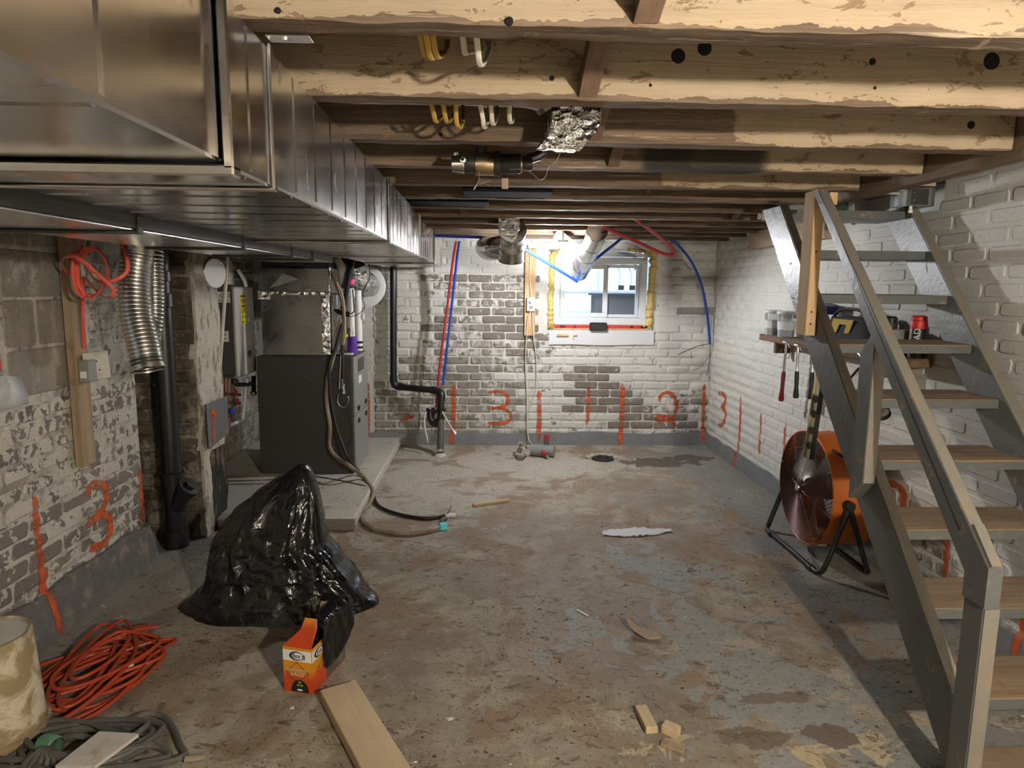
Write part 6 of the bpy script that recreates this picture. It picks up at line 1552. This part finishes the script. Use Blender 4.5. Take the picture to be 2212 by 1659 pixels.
# ---- loose dirt: uncountable specks and flakes
def flakes(name, lab, m, count, seed, smin, smax, rule, h=.4):
    rnd = random.Random(seed); mb = MB(); mb.smooth = False; k = 0
    while k < count:
        x = rnd.uniform(-1.8, 2.1); y = rnd.uniform(1.6, 6.2)
        if not rule(x, y, rnd): continue
        k += 1; s = rnd.uniform(smin, smax) * (2.2 if rnd.random() < .05 else 1); a_ = rnd.uniform(0, 6.28); e = rnd.uniform(.25, 1)
        z0 = .0712 if (-2.1 < x < -.80 and y > 4.03) else .0006
        if (-2.1 < x < -.70 and 3.9 < y < 4.1): continue
        p = [V((x + s * cos(a_ + i * 2.09) * (1 if i else 1.3), y + s * e * sin(a_ + i * 2.09), z0)) for i in range(3)]
        top = V((x, y, z0 + s * h * rnd.uniform(.5, 1.3)))
        mb.add(p + [top], [(0, 1, 3), (1, 2, 3), (2, 0, 3)])
    o = mb.build(name, m); return tag(o, lab, 'debris', kind='stuff')
M_DIRT = mat('dark_dirt', (.06, .042, .025), .95, bump=0)
M_LIME = mat('lime_flakes', (.62, .59, .52), .9, bump=0)
nz = lambda x, y: noise.noise(V((x * 1.7, y * 1.7, 4)))
flakes('dirt_specks', 'dark dirt crumbs strewn over the concrete floor', M_DIRT, 9000, 3, .0010, .0048, lambda x, y, r: r.random() < .12 + 1.3 * nz(x, y) + .5 * noise.noise(V((x * 5, y * 5, 9))) + (.5 if x > 1.2 and y < 3.6 else 0) + (.15 if y < 3.6 else 0))
flakes('lime_flakes', 'small white lime flakes strewn near the walls', M_LIME, 480, 5, .0025, .009, lambda x, y, r: r.random() < (.9 if y > 5.5 or x < -1.55 or x > 1.9 else .10))

# ================================================================== orange spray marks draped over the masonry
TREES = {k: BVHTree.FromPolygons(v[0], v[1]) for k, v in DRAPE.items() if v[1]}
def spray(key, stroke, width, lab, into, plane_ax, plane_v, name='spray_mark', group='orange spray marks'):
    """strokes in picture coordinates are taken onto the wall plane, then the paint strip follows the relief of bricks and joints"""
    into = V(into); mb = MB(); att = []
    for st in (stroke if isinstance(stroke[0][0], (tuple, list)) else [stroke]):
        w_ = width * 1.18
        c = [_hit(x, y, plane_ax, plane_v) for x, y in st]
        c = curve(c, 12) if len(c) > 2 else [c[0].lerp(c[1], i / 40) for i in range(41)]
        L = sum((c[i + 1] - c[i]).length for i in range(len(c) - 1)); n = max(8, int(L / .008)); out = []
        acc = [0]
        for i in range(len(c) - 1): acc.append(acc[-1] + (c[i + 1] - c[i]).length)
        for k in range(n + 1):
            s = L * k / n; i = 0
            while i < len(acc) - 2 and acc[i + 1] < s: i += 1
            seg_ = acc[i + 1] - acc[i]; out.append(c[i].lerp(c[i + 1], (s - acc[i]) / seg_ if seg_ else 0))
        M_ = 7; base_i = len(mb.v)
        for k, p in enumerate(out):
            tn = (out[min(k + 1, n)] - out[max(k - 1, 0)]).normalized(); sd = tn.cross(into).normalized()
            ww = w_ * (1 + .22 * noise.noise(V((k * .05, p.x * 2, p.z * 2))))
            for j in range(M_):
                u = 2 * j / (M_ - 1) - 1; q = p + sd * (u * ww * .62)
                h = TREES[key].ray_cast(q - into * .15, into, .4)
                r_ = (h[0] - into * .0022) if h[0] is not None else q - into * .004
                mb.v.append(r_); ends = max(0, 1 - min(k, n - k) / 4) * .5; att.append(max(abs(u), 0) + ends)
        for k in range(n):
            for j in range(M_ - 1): a = base_i + k * M_ + j; mb.f.append((a, a + 1, a + M_ + 1, a + M_))
    o = mb.build(name, M_SPRAY); at = o.data.attributes.new('across', 'FLOAT', 'POINT')
    for i, v in enumerate(att): at.data[i].value = v
    return tag(o, lab, 'paint mark', group)
BK = ('wall_back', (0, 1, 0), 1, YB - .012); RT = ('wall_right', (1, 0, 0), 0, XR - .008); LF = ('wall_left', (-1, 0, 0), 0, XL + .012)
def mark(w, stroke, width, lab): return spray(w[0], stroke, width, lab, w[1], w[2], w[3])
three = lambda x, y, s, sy: [(x - .5 * s, y - .42 * sy), (x - .05 * s, y - .5 * sy), (x + .38 * s, y - .38 * sy), (x + .34 * s, y - .16 * sy), (x + .02 * s, y - .02 * sy), (x - .35 * s, y + .0 * sy)]
mark(BK, [(793, 826), (794, 890), (793, 962)], .042, 'orange sprayed bar on the brick just right of the furnace')
mark(BK, [(862, 910), (880, 903), (897, 898)], .030, 'faint orange sprayed dash behind the waste pipe')
mark(BK, [(980, 832), (979, 900), (975, 962)], .042, 'orange sprayed bar just right of the waste pipe')
mark(BK, [[(1053, 849), (1078, 846), (1096, 856), (1096, 872), (1080, 880), (1056, 883)], [(1072, 881), (1094, 886), (1104, 900), (1096, 912), (1076, 915), (1053, 914)]], .032, 'orange sprayed figure 3 on the back wall left of the cord')
mark(BK, [(1164, 844), (1165, 900), (1163, 950)], .042, 'orange sprayed bar above the grey pipe piece')
mark(BK, [(1272, 834), (1271, 880), (1268, 918)], .034, 'short orange sprayed figure 1 under the window')
mark(BK, [(1345, 828), (1344, 890), (1338, 962)], .044, 'long orange sprayed bar on the back wall below the window')
mark(BK, [[(1424, 868), (1429, 853), (1444, 848), (1457, 858), (1462, 880), (1456, 900), (1440, 908), (1424, 910), (1417, 904), (1424, 899), (1440, 900), (1453, 910), (1461, 921)]], .032, 'orange sprayed figure 2 near the right back corner')
mark(BK, [(1522, 830), (1520, 890), (1517, 958)], .036, 'orange sprayed bar in the right back corner')
mark(RT, [[(1550, 852), (1558, 850), (1566, 858), (1564, 872), (1556, 880)], [(1557, 879), (1565, 886), (1566, 902), (1560, 916), (1550, 918)]], .045, 'orange sprayed figure 3 on the white right wall')
mark(RT, [(1599, 855), (1597, 930), (1590, 1018)], .040, 'long orange sprayed bar right of the figure 3 on the white wall')
mark(RT, [(1643, 892), (1641, 935), (1638, 982)], .038, 'short orange sprayed bar in the middle of the white wall')
mark(RT, [(1696, 912), (1693, 960), (1690, 1060)], .036, 'orange sprayed bar just left of the orange fan')
mark(RT, [(1910, 1046), (1930, 1046), (1948, 1062), (1952, 1085), (1945, 1100), (1925, 1101)], .045, 'orange sprayed hook on the wall seen between the treads')
mark(RT, [(2046, 1160), (2043, 1205), (2037, 1256)], .04, 'orange sprayed bar on the wall seen under the fourth lowest tread')
mark(RT, [(2208, 1330), (2205, 1400), (2200, 1420)], .04, 'orange sprayed bar on the wall at the right picture border')
mark(LF, [(79, 1070), (88, 1180), (98, 1280), (103, 1372)], .042, 'orange sprayed bar on the left wall above the extension cord')
mark(LF, [[(187, 1072), (200, 1050), (222, 1046), (233, 1062), (231, 1090), (212, 1116), (190, 1138)], [(222, 1108), (240, 1120), (242, 1148), (230, 1170), (212, 1182), (195, 1180)]], .045, 'orange sprayed figure 3 on the left wall')
mark(LF, [(304, 1008), (308, 1060), (312, 1130)], .04, 'orange sprayed bar at the end of the left wall by the recess')
# the figure 1 on the metal plate
DRAPE['plate'] = ([V((-1.608, 3.8, .5)), V((-1.608, 4.3, .5)), V((-1.608, 4.3, .9)), V((-1.608, 3.8, .9))], [(0, 1, 2, 3)])
TREES['plate'] = BVHTree.FromPolygons(*DRAPE['plate'])
o = spray('plate', [[(461, 958), (461, 925), (460, 895)], [(452, 905), (460, 890), (468, 905)]], .032, None, (-1, 0, 0), 0, -1.608, 'painted_figure')
w_ = W[o.name]; o.parent = PLATE; o.location = w_ - W[PLATE.name]
for k_ in ('category', 'group'): 
    if k_ in o: del o[k_]

# ================================================================== lamps
def bulb_lamp(label, p, watts, colour, kind):
    """a bare bulb in a lamp holder; the glowing glass itself lights the room"""
    t = thing('bulb_lamp', label, 'lamp', p)
    MB().lathe(p + V((0, 0, .034)), (0, 0, 1), ((.0, .0), (.018, .0), (.021, .012), (.024, .05), (.040, .055), (.040, .07), (0, .07)), 18).build('socket', M_WHITEP, t)
    prof = ((0, -.012), (.022, -.008), (.036, .010), (.040, .030), (.034, .052), (.018, .072), (.012, .08))
    area = sum(pi * (prof[i][0] + prof[i + 1][0]) * sqrt((prof[i][0] - prof[i + 1][0]) ** 2 + (prof[i][1] - prof[i + 1][1]) ** 2) for i in range(len(prof) - 1))
    MB().lathe(p + V((0, 0, -.045)), (0, 0, 1), prof, 20).build('bulb', emit('lit_bulb_' + kind, colour, watts / (pi * area)), t)
    if p.z + .105 < ZJ: MB().tube([p + V((0, 0, .1)), V((p.x, p.y, ZJ + .04))], .007, 8).build('stem', M_WHITEP, t)
bulb_lamp('glowing bare cool white bulb hanging in front of the window', BULB_COOL, COOL_W, COOL, 'cool')
bulb_lamp('warm ceiling bulb above the viewer behind the nearest joist', BULB_WARM, WARM_W, WARM, 'warm')
